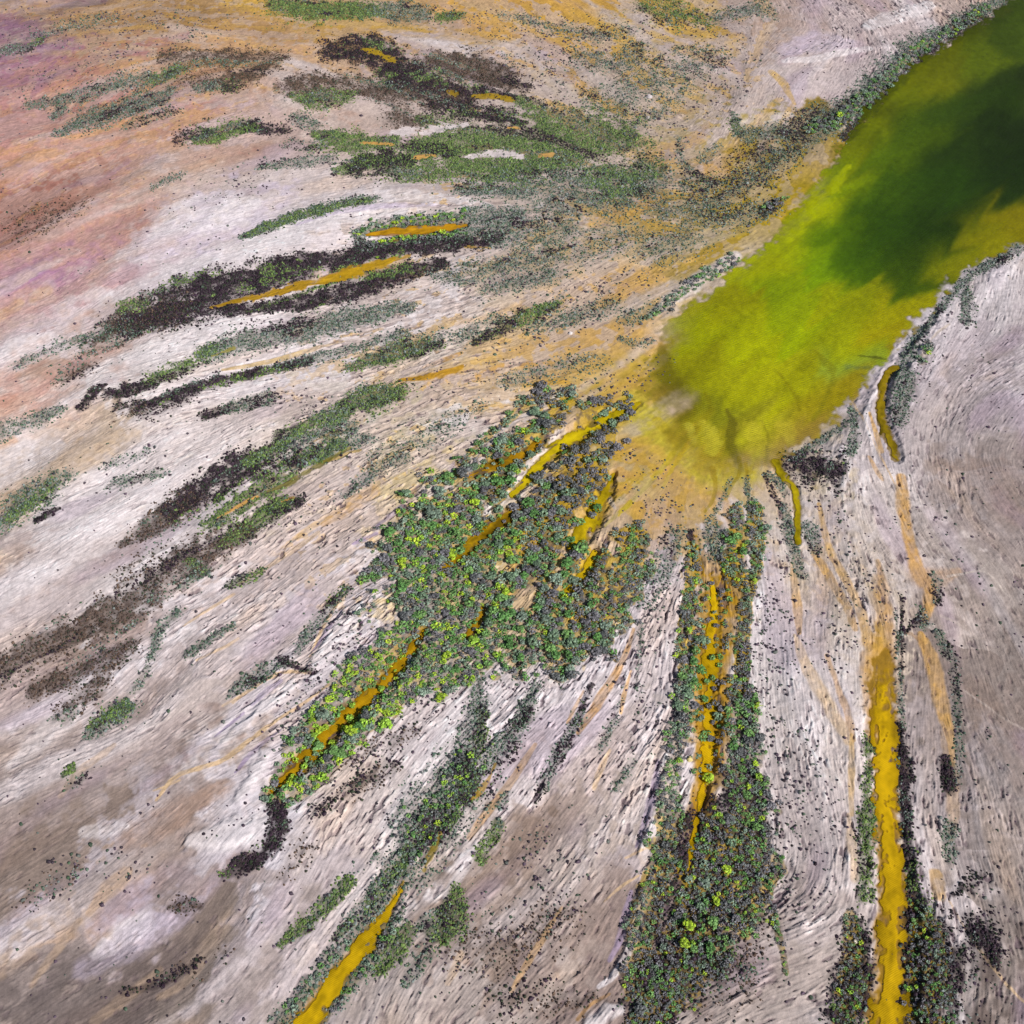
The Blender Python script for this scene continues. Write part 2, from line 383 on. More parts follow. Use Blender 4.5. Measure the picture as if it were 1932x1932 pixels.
# ------------------------------------------------------------------ ground paint (colour, opacity, edge roughness, wetness, points u v width)
OCH, ORG, CRM, YEL, OLV = (204, 164, 74), (206, 158, 84), (214, 182, 142), (196, 160, 20), (150, 125, 25)
WHT, LIL, BRN, PUR, RST = (236, 226, 226), (205, 190, 208), (150, 122, 104), (150, 105, 150), (170, 122, 106)
PAINT = [
 # far shore meadows, ochre mud
 (OCH, .75, .9, .3, "430 0 20,500 10 26,560 25 24,640 42 22,720 48 20,800 55 12"),
 (OCH, .55, 1., .2, "880 20 30,1000 40 40,1100 60 60,1200 110 60,1260 180 40"),
 (ORG, .5, 1., .2, "820 10 30,900 40 30,1000 70 24"),
 (OCH, .5, 1.2, .2, "1260 60 40,1330 60 50,1380 90 30"),
 ((172, 130, 72), .5, 1., .1, "0 20 30,120 25 30,260 30 40,380 40 30"),
 ((150, 112, 134), .55, 1.1, .1, "0 45 50,60 70 60,130 90 30"),
 ((162, 108, 128), .55, 1.1, .1, "260 85 10,300 78 22,350 70 18"), ((165, 118, 132), .5, 1., .1, "220 105 12,270 102 14"),
 ((150, 112, 140), .5, 1., .1, "60 180 8,85 155 24,105 140 16"), (PUR, .5, 1., .1, "65 530 14,95 520 30,110 518 10"),
 ((160, 128, 140), .45, 1., .1, "185 345 12,215 330 16,250 300 14"), ((176, 118, 104), .5, 1.1, .1, "130 210 20,220 190 26,280 178 20"),
 ((214, 160, 120), .5, 1.1, .1, "0 300 24,60 285 26,110 300 20"), ((212, 166, 112), .5, 1., .1, "0 590 20,30 570 20"), ((214, 174, 130), .5, 1., .1, "60 560 14,85 545 20"),
 ((156, 108, 92), .5, 1., .1, "0 430 60,40 410 60,90 395 40,150 385 20"), (RST, .5, 1., .1, "0 380 20,60 378 30,120 370 20"), ((140, 96, 82), .5, 1., .1, "95 402 6,130 400 10,145 412 6"),
 ((206, 154, 120), .4, 1., .1, "150 260 30,220 240 40,330 250 20"), ((204, 160, 120), .5, 1., .1, "190 130 10,205 90 14,225 60 10,240 20 10"),
 ((170, 125, 110), .5, .6, .1, "195 135 3,210 110 5,235 88 5,262 68 3"),
 ((188, 152, 130), .6, 1., .1, "45 705 20,80 690 34,110 680 20"), ((188, 128, 104), .5, 1., .1, "0 765 20,15 750 30"), ((212, 160, 112), .6, 1., .1, "0 840 16,25 828 14"),
 ((188, 160, 128), .45, 1.1, .1, "0 950 40,60 900 50,140 860 60,220 830 50"), (BRN, .4, 1.2, .1, "60 1055 60,150 1050 60,230 1030 40"),
 (WHT, .7, .8, 0, "290 445 20,360 405 70,430 400 70,480 385 20"), (WHT, .65, .8, 0, "200 560 20,300 530 40,420 490 50,560 450 40"),
 (WHT, .7, .6, 0, "470 460 20,540 430 40,640 415 26,760 400 22,880 395 20"), (LIL, .8, .8, 0, "560 425 6,620 405 10,700 396 10,780 390 10,850 388 4"),
 (WHT, .6, .7, 0, "640 385 20,740 368 26,860 378 22,930 390 10"), (WHT, .6, .9, 0, "250 680 20,320 660 40,420 620 40,520 600 26"), (WHT, .6, 1., 0, "0 670 40,60 640 50,110 650 40"),
 (WHT, .55, .9, 0, "0 890 60,60 860 60,110 830 20"), (WHT, .5, 1., 0, "0 1130 40,120 1060 50,260 990 50,330 940 40"), (WHT, .7, .7, 0, "325 1200 10,345 1190 30,360 1180 16"),
 (WHT, .6, .8, 0, "330 1015 8,400 965 18,470 912 14,520 885 6"), (WHT, .5, 1., 0, "20 1440 20,80 1390 40,140 1340 30"), (WHT, .55, .9, 0, "160 1570 20,210 1565 24,240 1560 10"),
 (WHT, .6, .7, 0, "360 1590 20,420 1580 60,470 1570 50,500 1540 30"), (WHT, .6, .9, 0, "180 1800 20,230 1770 60,270 1745 40"), (LIL, .4, 1., 0, "160 1830 40,260 1770 60,340 1720 40"),
 ((196, 165, 138), .7, .8, 0, "170 1725 10,195 1690 24,230 1660 30,245 1645 12"), ((186, 158, 132), .6, 1., 0, "60 1860 14,110 1790 14,150 1740 10"), ((182, 154, 128), .5, 1., 0, "0 1830 30,20 1800 20"),
 ((188, 160, 134), .5, 1., 0, "180 1925 16,240 1880 20,300 1830 14"), ((188, 160, 134), .5, .9, 0, "300 1880 14,340 1860 16,380 1820 10"), ((190, 163, 138), .6, .9, 0, "115 1500 10,150 1450 12,190 1425 14,215 1405 8"),
 ((170, 138, 118), .5, 1.1, 0, "240 1590 30,320 1540 60,380 1520 50,430 1490 30"),
 # tan creek lines on the left sand
 (CRM, .9, .5, 0, "295 1510 5,330 1465 9,380 1452 9,420 1440 10,470 1400 11,520 1360 9,570 1330 7,620 1295 6"), (CRM, .8, .5, 0, "290 1492 3,315 1485 4,340 1475 4"),
 (CRM, .9, .4, 0, "440 1325 5,470 1300 6,500 1281 8,540 1266 8,585 1271 6"), (CRM, .9, .4, 0, "585 1240 5,605 1190 7,625 1150 7,652 1118 6"),
 ((206, 176, 122), .9, .4, .1, "420 697 5,490 684 8,560 666 10,640 640 7,700 626 6"), ((206, 168, 110), .8, .4, .1, "645 632 6,690 626 8,720 618 5"),
 (CRM, .8, .5, 0, "680 1032 5,740 1025 7,770 1022 8,790 1008 4"), (CRM, .85, .5, 0, "560 1010 8,640 955 14,690 925 20,720 905 14"), (ORG, .55, .9, .1, "610 985 10,660 950 30,700 925 24"),
 (CRM, .8, .5, 0, "450 1100 4,500 1070 8,560 1030 10,600 1000 6"), (CRM, .7, .5, 0, "345 1180 3,390 1150 6,440 1120 5"), (CRM, .7, .5, 0, "370 1245 4,420 1225 6,450 1205 4"),
 (CRM, .7, .5, 0, "420 1330 4,460 1310 6,520 1270 4"), (CRM, .7, .5, 0, "740 965 4,770 952 10,795 945 8,800 955 4"),
 # ochre on the left fan
 (ORG, .85, .5, .3, "870 700 6,850 705 10,820 712 10,790 716 6"), (ORG, .85, .6, .3, "800 695 8,840 683 12,870 672 8"), (ORG, .8, .7, .3, "880 722 10,920 705 14,960 690 10"),
 (ORG, .8, .6, .3, "985 690 10,1010 685 14,1040 688 10"), (OCH, .6, .8, .2, "990 728 8,1030 722 14,1070 722 10"), ((190, 140, 30), .9, .5, .5, "755 716 4,790 718 9,830 712 10,870 698 6"),
 ((190, 140, 30), .8, .5, .5, "1010 728 5,1040 722 9,1070 724 7"), (ORG, .8, .5, .3, "590 830 3,615 818 5,640 808 3"),
 (ORG, .42, 1.4, .2, "860 610 10,930 600 14,1000 575 40,1090 545 60,1180 520 60,1240 560 40"), (ORG, .42, 1.4, .2, "900 660 30,980 650 40,1080 640 50,1180 620 40,1230 640 30"),
 (ORG, .55, 1., .2, "1120 420 20,1180 395 40,1230 370 30"), (OCH, .55, 1., .2, "1060 480 20,1140 460 30,1220 440 40,1280 420 20"), (ORG, .75, .6, .2, "1170 372 8,1195 362 12,1225 358 8"), (ORG, .7, .6, .2, "1060 408 6,1085 405 10"),
 (ORG, .7, .6, .2, "1165 340 6,1190 335 10"), ((206, 190, 182), .6, .8, 0, "1180 590 20,1220 570 30,1270 540 20"), (WHT, .7, .7, 0, "1235 590 16,1290 552 26,1340 515 26,1390 480 16"),
 (OCH, .6, 1.1, .3, "1150 740 30,1190 730 60,1230 720 60"), ((190, 174, 52), .9, 1.0, .4, "1200 760 50,1240 800 80,1290 850 90,1350 885 70,1410 890 50"),
 ((206, 162, 78), .6, 1., .3, "1180 830 40,1230 870 70,1290 930 60,1340 950 30"), ((204, 158, 80), .55, 1.1, .2, "1160 880 20,1180 930 40,1240 970 50,1280 1000 20"),
 ((190, 168, 40), .85, .5, .5, "1240 790 20,1280 830 14,1260 870 10,1230 905 12,1190 950 10,1150 985 10,1140 995 4"), ((200, 170, 30), .8, .6, .5, "1320 790 6,1300 830 9,1270 880 8,1250 920 8"),
 ((200, 190, 184), .6, .8, 0, "1150 900 10,1145 930 12,1160 960 8"), (WHT, .5, .8, 0, "1160 800 8,1150 850 10,1140 890 10"),
 # outlet creeks
 ((165, 138, 28), .85, .5, .5, "1345 880 12,1352 915 8,1345 945 8,1330 965 6"), ((160, 140, 26), .85, .5, .5, "1395 860 12,1398 890 8,1380 915 7,1370 940 7"), ((165, 140, 28), .8, .5, .5, "1408 870 8,1412 910 6,1412 935 5"),
 (ORG, .6, .8, .2, "1360 930 14,1375 960 26,1380 1000 20"), (CRM, .6, .8, 0, "1450 870 20,1452 900 30,1460 930 14"),
 # right hand fan: tan washes
 ((206, 164, 96), .8, .6, .2, "1545 950 6,1552 980 10,1560 1020 10,1585 1070 16,1600 1100 16,1618 1140 20,1632 1190 22,1645 1240 20"), ((198, 152, 80), .75, .6, .2, "1535 1040 8,1560 1070 14,1580 1110 16,1600 1150 16,1612 1190 12"),
 (ORG, .7, .6, .2, "1495 1060 8,1502 1110 14,1506 1150 16,1508 1195 8"), (CRM, .7, .6, 0, "1500 1200 8,1520 1260 20,1560 1330 30,1600 1400 20"), ((196, 156, 108), .75, .9, .2, "1655 1060 8,1665 1110 22,1672 1160 34,1672 1210 46,1668 1250 44"),
 ((202, 155, 92), .6, .8, .2, "1560 1240 10,1580 1300 14,1600 1360 16,1610 1400 8"), ((176, 146, 118), .7, .8, .2, "1630 1240 20,1635 1290 34,1640 1340 30,1645 1390 20"),
 ((206, 158, 84), .85, .6, .2, "1700 900 20,1703 950 26,1708 990 22,1718 1030 22,1728 1065 24,1742 1095 28,1758 1110 26,1750 1150 26,1742 1175 12"), ((186, 150, 116), .6, .9, .1, "1745 1090 40,1780 1085 30,1810 1075 14"),
 ((206, 160, 86), .85, .6, .2, "1738 1195 12,1750 1220 24,1765 1270 26,1775 1320 26,1786 1355 24,1795 1400 12,1800 1440 8"), ((150, 112, 70), .6, .6, .1, "1685 1192 4,1715 1192 7,1738 1206 8,1752 1235 8"),
 ((196, 160, 100), .7, .6, .1, "1605 1390 8,1606 1440 14,1604 1490 14,1606 1540 8"), (CRM, .6, .7, 0, "1600 1540 10,1605 1600 24,1610 1660 20"), ((204, 162, 96), .7, .5, .1, "1765 1650 24,1772 1690 28"),
 ((190, 158, 122), .6, .8, .1, "1785 1380 20,1795 1450 22,1800 1520 24,1795 1580 10"), (CRM, .8, .5, 0, "1578 690 4,1700 935 3"), ((206, 188, 168), .6, .5, 0, "1755 645 3,1770 630 8,1790 615 4"),
 (WHT, .7, .6, 0, "1655 735 5,1640 760 8,1630 790 9,1645 830 8,1655 870 6"), (WHT, .6, .7, 0, "1590 850 14,1600 880 16,1590 920 10"), ((206, 162, 90), .8, .6, .1, "1640 780 4,1655 820 9,1664 850 8"), (ORG, .7, .6, .1, "1640 860 5,1655 890 8,1665 905 5"),
 (WHT, .6, .7, 0, "1800 1870 10,1808 1900 20,1812 1930 26"), (CRM, .7, .5, 0, "1790 1700 3,1830 1770 5,1870 1820 6,1900 1860 7,1932 1890 4"),
 (WHT, .55, .8, 0, "1810 640 10,1850 570 30,1900 500 30"), (BRN, .35, 1., 0, "1790 880 40,1850 900 80,1920 960 60"), (BRN, .35, 1., 0, "1850 1300 40,1890 1400 70,1930 1480 50"),
 # south fan
 ((196, 150, 92), .85, .5, .2, "1195 1190 8,1180 1240 12,1160 1280 16,1135 1320 18,1110 1360 14,1090 1390 8"), ((206, 160, 96), .75, .5, .2, "1190 1270 4,1178 1310 10,1170 1350 8"), (ORG, .7, .6, .2, "1100 1310 4,1085 1340 7,1070 1370 5"),
 ((198, 158, 112), .85, .5, .1, "1010 1410 6,990 1440 10,965 1478 13,935 1512 13,905 1552 16,885 1580 10"), (CRM, .7, .5, 0, "1150 1420 5,1132 1455 14,1120 1490 8"), ((204, 166, 122), .85, .5, 0, "1060 1712 5,1045 1735 11,1020 1780 16,1000 1810 14,965 1870 10"),
 ((206, 178, 150), .7, .7, 0, "870 1800 14,858 1830 18,845 1855 10"), (CRM, .8, .4, 0, "1140 1700 3,1170 1672 6,1205 1652 5"), (CRM, .8, .4, 0, "1180 1620 4,1210 1606 7,1248 1588 5"), ((170, 128, 70), .7, .5, .2, "1090 1922 8,1110 1895 8,1150 1874 6"),
 (WHT, .75, .5, 0, "1258 1430 6,1250 1500 12,1236 1560 14,1212 1600 12"), (WHT, .8, .5, 0, "1215 1680 8,1205 1730 16,1190 1790 16,1160 1840 16,1130 1860 8"), (WHT, .7, .7, 0, "1120 1932 30,1140 1910 34,1170 1905 20"),
 ((160, 142, 168), .75, .7, 0, "1240 1440 8,1232 1500 18,1215 1560 14,1200 1600 6"), ((160, 142, 168), .75, .7, 0, "1192 1680 8,1182 1720 18,1172 1770 16,1150 1810 8"),  # violet shade of the scarp slopes painted in along with crust tint
 (WHT, .6, .7, 0, "940 1300 14,925 1350 26,910 1400 14"), (WHT, .55, .8, 0, "860 1330 20,840 1400 36,780 1480 40,730 1560 34"), (WHT, .5, .8, 0, "900 1600 10,870 1650 20,840 1690 14"),
 # lobes with violet slope shade painted into the crust tint and pale faces west of the mangrove wood
 ((166, 148, 174), .8, .6, 0, "840 905 5,850 885 12,862 870 16,880 862 6"), (WHT, .8, .5, 0, "855 925 10,875 895 14,885 875 8"), ((150, 130, 165), .8, .6, 0, "710 990 4,735 970 12,760 955 12"), (WHT, .7, .6, 0, "735 1000 10,765 985 20,790 965 10"),
 ((160, 140, 170), .8, .6, 0, "665 1025 4,690 1015 9,710 1005 6"), (WHT, .7, .6, 0, "650 1060 14,690 1045 26,715 1040 14"), ((150, 130, 165), .8, .6, 0, "585 1235 3,605 1210 8,625 1180 9,645 1150 4"), (WHT, .75, .5, 0, "590 1260 10,620 1220 34,655 1170 34,680 1140 14"),
 ((160, 145, 172), .7, .6, 0, "475 1330 6,500 1305 14,530 1285 10"), (WHT, .75, .6, 0, "480 1350 10,520 1320 30,550 1290 20"), ((150, 130, 165), .7, .6, 0, "405 1390 3,435 1365 8,460 1345 6"), (WHT, .6, .7, 0, "420 1400 14,460 1370 20,480 1350 8"),
 ((150, 130, 165), .7, .6, 0, "445 1460 4,470 1430 9,500 1400 9,530 1380 4"), (WHT, .6, .7, 0, "450 1510 14,480 1470 26,500 1430 20"),
 (WHT, .6, .7, 0, "1080 735 10,1020 765 16,960 795 20,900 840 20"), (LIL, .5, .8, 0, "1480 95 26,1530 85 40,1580 80 30"), (WHT, .6, .6, 0, "1480 120 8,1530 115 12,1590 100 10,1640 90 8"), (WHT, .7, .5, 0, "1640 55 20,1690 35 30,1750 10 24"), (WHT, .5, .8, 0, "1400 235 12,1440 225 22,1490 215 10"),
 (OCH, .7, .6, .2, "1455 140 10,1475 155 14,1490 180 10,1500 195 6"), (OCH, .7, .6, .2, "1380 290 8,1400 296 8"), (ORG, .6, .7, .2, "1340 320 16,1370 325 14"), ((185, 155, 45), .85, .5, .4, "1290 340 5,1320 352 9,1360 352 8,1385 345 5"),
 ((160, 132, 26), .7, .8, .4, "1350 385 50,1400 360 60,1450 320 60,1500 290 40"), ((165, 138, 28), .7, .8, .4, "1330 420 40,1400 415 60,1450 400 30"),
 # amber mud of the south channel
 ((176, 138, 36), .9, 1.3, .4, "1655 1180 14,1662 1215 30,1668 1250 50,1666 1300 60,1668 1400 60"), ((160, 122, 30), .9, 1.0, .3, "1668 1380 58,1675 1500 60,1683 1620 64,1690 1740 72,1684 1860 80,1672 1940 100"), ((168, 128, 26), .9, 1.1, .3, "745 1698 18,715 1738 44,660 1815 54,600 1898 60,560 1940 60"), ((160, 122, 26), .9, 1.1, .4, "800 1185 24,745 1268 40,650 1354 42,560 1448 44,512 1492 20"),
 ((162, 122, 22), .92, .9, .4, "1310 1000 10,1318 1040 26,1352 1078 84,1362 1110 96,1352 1180 84,1346 1260 74,1338 1340 70,1338 1420 66,1328 1490 56,1318 1550 36"), ((172, 130, 24), .9, .8, .4, "1312 1010 10,1320 1046 26,1352 1084 84,1360 1120 92,1352 1180 82,1346 1260 72,1338 1340 68,1338 1420 62,1328 1490 50,1318 1550 30"), ((150, 112, 26), .9, 1.3, .3, "1318 1520 40,1306 1600 36,1296 1680 40,1290 1750 50,1285 1800 30"),
 ((170, 128, 26), .85, 1.1, .3, "1385 1010 40,1400 1050 50,1398 1090 40"), ((168, 128, 28), .85, 1.1, .4, "1622 1780 18,1630 1840 26,1630 1900 30"), ((160, 122, 24), .7, 1.3, .3, "1735 1790 20,1730 1850 30,1722 1920 40"),
 ((170, 130, 70), .55, 1., .1, "1655 1090 20,1665 1160 50,1668 1230 70,1660 1300 70,1655 1380 40"), ((200, 156, 88), .6, .7, .1, "1690 1230 10,1680 1260 20"),
 ((204, 190, 180), .7, .4, 0, "1790 1085 5,1830 1078 4,1855 1072 3,1880 1090 3,1905 1120 3"), ((204, 190, 180), .6, .4, 0, "1850 1075 3,1866 1058 3"), ((196, 180, 170), .6, .4, 0, "1775 1160 4,1815 1175 4,1850 1200 3"), ((196, 180, 170), .6, .4, 0, "1820 1300 3,1860 1330 4,1900 1360 4,1932 1375 4"),
]
CORES = [
 ((170, 140, 25), .9, .4, .6, "682 97 4,700 98 10,720 105 12,740 114 8"), ((170, 138, 25), .9, .4, .6, "893 178 4,920 180 8,950 184 9,968 190 5"), ((160, 130, 30), .8, .4, .6, "845 168 5,860 172 8"), (ORG, .9, .4, .3, "683 267 5,710 270 9,736 271 6"), (ORG, .9, .4, .3, "782 294 6,800 290 10,818 287 6"), (ORG, .85, .4, .3, "960 240 4,975 238 6"), (ORG, .8, .4, .3, "1020 292 5,1040 290 6"),
 ((170, 130, 20), .9, .6, .6, "420 577 3,460 568 6,500 556 12,545 543 16,580 535 12"), ((176, 134, 20), .9, .6, .6, "608 524 10,640 514 18,670 505 16,700 498 8"), ((170, 130, 20), .85, .5, .6, "690 500 6,730 491 9,770 482 6"), ((165, 130, 25), .8, .5, .6, "880 465 5,905 468 7,925 470 4"), ((140, 120, 50), .7, .5, .5, "740 452 4,780 445 7"),
 (ORG, .9, .4, .3, "408 982 3,430 970 5,465 948 6"), (ORG, .9, .4, .3, "465 946 4,485 936 4"), (ORG, .8, .4, .3, "530 945 4,550 936 5"), ((180, 150, 60), .7, .5, .3, "615 868 4,640 858 6,680 845 4"),
]
CORES += [((186, 146, 22), .9, .6, .5, "600 530 6,640 517 14,690 502 16,740 490 10"), ((176, 136, 24), .9, .6, .6, "400 582 4,450 570 8,500 556 12,550 542 14,590 532 10"), ((150, 140, 40), .8, .5, .5, "400 672 4,440 660 6"), ((186, 140, 40), .9, .4, .4, "755 717 4,800 715 9,850 706 10,872 696 5"), ((120, 112, 36), .8, .5, .4, "505 925 4,560 898 7,620 862 7,660 840 4"), ((150, 128, 30), .8, .6, .5, "800 1640 8,820 1600 12,830 1570 8"), ((160, 128, 30), .8, .6, .5, "935 1445 4,925 1470 9,905 1495 10,890 1510 5"), ((170, 136, 26), .85, .6, .5, "760 1660 6,748 1690 10,735 1712 14")]
for c, op, er, wt, pts in PAINT:
    sl_, s = stroke(pts)
    n = (0.45 * SM[sl_] + 0.4 * NF[sl_] + 0.35 * SM2[sl_] + 0.25 * SF2[sl_])
    e = 0.12 + 0.5 * er
    m = op * sst(1 + e * 0.7, 1 - e * 0.7, s + n * 0.33 * er)
    m = m * (0.66 + 0.34 * sst(-1.1, 0.6, 0.6 * SF2[sl_] + 0.6 * NF2[sl_] + 0.5 * SM[sl_]))
    m = m[..., None]
    tint[sl_] = tint[sl_] * (1 - m) + m * lin(c).astype(np.float32)
    if wt:
        wet[sl_] = np.maximum(wet[sl_], m[..., 0] * wt)

OM = field("900 60 .5;1050 60 .7;1200 100 .8;1300 60 .6;1150 200 .9;1300 200 .7;1000 300 .9;1150 380 .9;1250 330 .7;1100 480 .85;1200 520 .7;1000 560 .8;900 620 .9;1100 620 .75;1220 640 .5;1000 700 .8;850 720 .9;700 900 .7;780 830 .8;640 970 .6;1380 330 .4;1400 400 .4;1240 780 0;1230 730 0;1280 830 0;1300 900 .1;1170 900 .35;1230 960 .5;300 100 .5;100 80 .3;500 60 .5;600 300 0;300 600 0;1000 1100 0;1500 700 0;1600 1100 .3;400 1100 0;700 30 .3;1850 900 0;1850 1150 0;1850 1300 0;1850 1700 0;1600 1500 0;200 1700 0;600 1700 0;1100 1500 0;1600 100 0;1100 1850 0;150 1400 0;500 1400 0;800 1400 0;1850 650 0;1720 1000 0;1500 1200 0;1400 1400 0;1200 1200 0;100 900 0;300 850 .1", 55)
mot = OM * sst(-0.15, 0.45, 0.7 * SM + 0.7 * NF - 0.35 * SC + 0.25 * SF2)
k = (0.8 * mot)[..., None]
tint = tint * (1 - k) + k * lin((192, 174, 166)).astype(np.float32)
mot2 = OM * sst(0.7, 1.2, -0.8 * SM + 0.6 * NF2 - 0.4 * SM2)
k = (0.6 * mot2)[..., None]
tint = tint * (1 - k) + k * lin((206, 164, 76)).astype(np.float32)

# ------------------------------------------------------------------ channel water: (colour, edge roughness, points)
CH = [
 ((192, 154, 14), 1.0, "1674 1228 14,1670 1250 34,1668 1290 42,1667 1340 44,1668 1390 46,1672 1440 48,1675 1500 48,1678 1560 50,1683 1620 52,1688 1680 56,1690 1740 58,1690 1800 58,1684 1860 60,1674 1935 78,1665 2010 90"),
 ((196, 158, 14), .8, "758 1676 6,742 1704 10,728 1724 18,714 1745 28,695 1772 35,668 1808 38,640 1844 40,605 1892 43,570 1937 46,520 2000 46"),
 ((208, 168, 14), 1.2, "1345 1095 10,1350 1130 16,1345 1200 24,1338 1270 32,1335 1330 26,1338 1380 28,1332 1440 24,1328 1480 14,1318 1520 12,1306 1590 12,1298 1650 6"),
 ((180, 138, 16), 1.0, "798 1190 14,745 1268 26,700 1310 26,650 1354 30,600 1404 30,556 1450 32,516 1486 14"),
 ((196, 144, 24), .4, "690 441 4,720 435 13,780 431 18,840 427 16,876 422 8"),
 ((196, 172, 16), .8, "1205 760 10,1170 779 18,1140 793 22,1100 816 22,1065 832 28,1035 854 24,1000 895 18,968 930 14"),
 ((192, 164, 18), .8, "1158 892 8,1135 945 24,1104 1000 32,1075 1030 16"),
 ((190, 142, 22), .7, "1020 834 14,960 866 22,920 882 20,885 896 10"),
 ((186, 146, 20), .8, "975 955 16,940 982 30,900 1012 26,862 1048 20,836 1072 10"),
 ((192, 160, 18), .7, "1122 1040 14,1100 1080 22,1082 1106 20,1058 1126 10"),
 ((180, 138, 24), .7, "912 1145 12,900 1172 22,884 1200 16"),
 ((156, 132, 20), .8, "1690 690 14,1675 705 18,1664 745 16,1663 785 17,1680 830 18,1690 862 16"),
 ((172, 152, 16), .8, "1462 868 14,1478 898 14,1500 914 14,1505 950 14,1504 985 13,1508 1022 11"),
]
WL = -0.35
grain = noise(0.42, 2, 0.8)
height = 0.45 * NB * 0.5 + 0.25 * SC2 + 0.1 * SC
brk = sst(-0.9, 1.3, NF + 0.5 * SM2)                       # rills come in broken families, not everywhere
rill = AMP * (0.040 * SM + (0.016 + 0.03 * brk) * SF2 + (0.014 + 0.024 * brk) * SF)
cut = sst(1.0, 1.45, SH + 0.45 * SF2 + 0.3 * NF2) + 0.8 * sst(1.15, 1.6, SH2 + 0.5 * SM)
rill -= AMP * (0.2 + 0.8 * brk) * 0.24 * cut
rill += AMP * (0.2 + 0.8 * brk) * 0.09 * sst(0.9, 1.6, -SH + 0.3 * SF2)
rill -= AMP * 0.12 * sst(1.3, 2.2, SM)
rill += 0.016 * grain + 0.010 * SF
height += rill
chan = np.zeros((NY, NX), np.float32)
chs = []
for c, er, pts in CH:
    sl_, s = stroke(pts, 3.0)
    s = s + er * (0.08 * NF[sl_] + 0.08 * SM[sl_] + 0.11 * NF2[sl_] + 0.13 * SF2[sl_] + 0.11 * grain[sl_])
    chs.append((c, sl_, s, pts))
    chan[sl_] = np.maximum(chan[sl_], sst(2.2, 0.9, s))
    k = sst(1.35, 0.95, s)[..., None] * 0.85
    tint[sl_] = tint[sl_] * (1 - k) + k * lin(c) * np.array([0.62, 0.55, 0.9])
# lake basin
land = sst(-1.0, 3.5, LSD) * (1 - flat) + flat * sst(-16, 26, LSD)
height = height * np.clip(land * (1 - 0.7 * chan), 0.03, 1)
low = 1 - land
height = height * (1 - low) + low * (WL - 0.12 - 0.5 * sst(0, -8, LSD) * (1 - 0.8 * flat))
height = height * (1 - chan) + chan * (WL - 0.10)

height = np.where(LSD < 7, np.minimum(height, WL - 0.06 + np.clip(LSD + .6, 0, None) * (0.05 + 0.22 * (1 - flat))), height)

# ------------------------------------------------------------------ raised faces (salt scarps): (height m, points from head to foot, face on the right of the path)
SCARP = [(.9, "640 396 20,760 392 22,900 398 18"), (.8, "862 925 16,880 890 20,888 868 12"), (.7, "740 1000 20,770 985 24,795 965 14"), (.7, "655 1058 20,690 1046 26,718 1040 14"),
 (1.0, "590 1260 20,622 1218 36,656 1170 36,682 1138 16"), (.8, "480 1352 20,520 1322 30,552 1292 20"), (.6, "425 1400 16,462 1370 20,482 1350 10"), (.8, "450 1512 20,480 1470 30,502 1430 22"),
 (.9, "365 1590 30,425 1578 60,475 1565 50"), (1.1, "1256 1430 20,1248 1500 26,1234 1560 26,1210 1602 18"), (1.2, "1214 1680 20,1204 1730 30,1190 1790 30,1160 1840 26"), (1.0, "1120 1935 40,1142 1912 44,1172 1904 26"),
 (.7, "1490 115 20,1540 105 36,1600 92 24"), (.9, "1640 60 24,1690 38 34,1750 12 26"), (.6, "1240 585 16,1292 550 22,1392 480 16"), (.8, "1655 735 10,1640 762 14,1632 792 16,1645 832 14"), (.8, "1590 850 24,1602 882 24,1592 920 14"), (.6, "1850 560 40,1900 500 40")]
for hgt, pts in SCARP:
    sl_, s = stroke(pts)
    s = s + 0.2 * NF[sl_] + 0.15 * SF2[sl_]
    height[sl_] += hgt * 0.36 * sst(1.5, 0.3, s) * land[sl_]

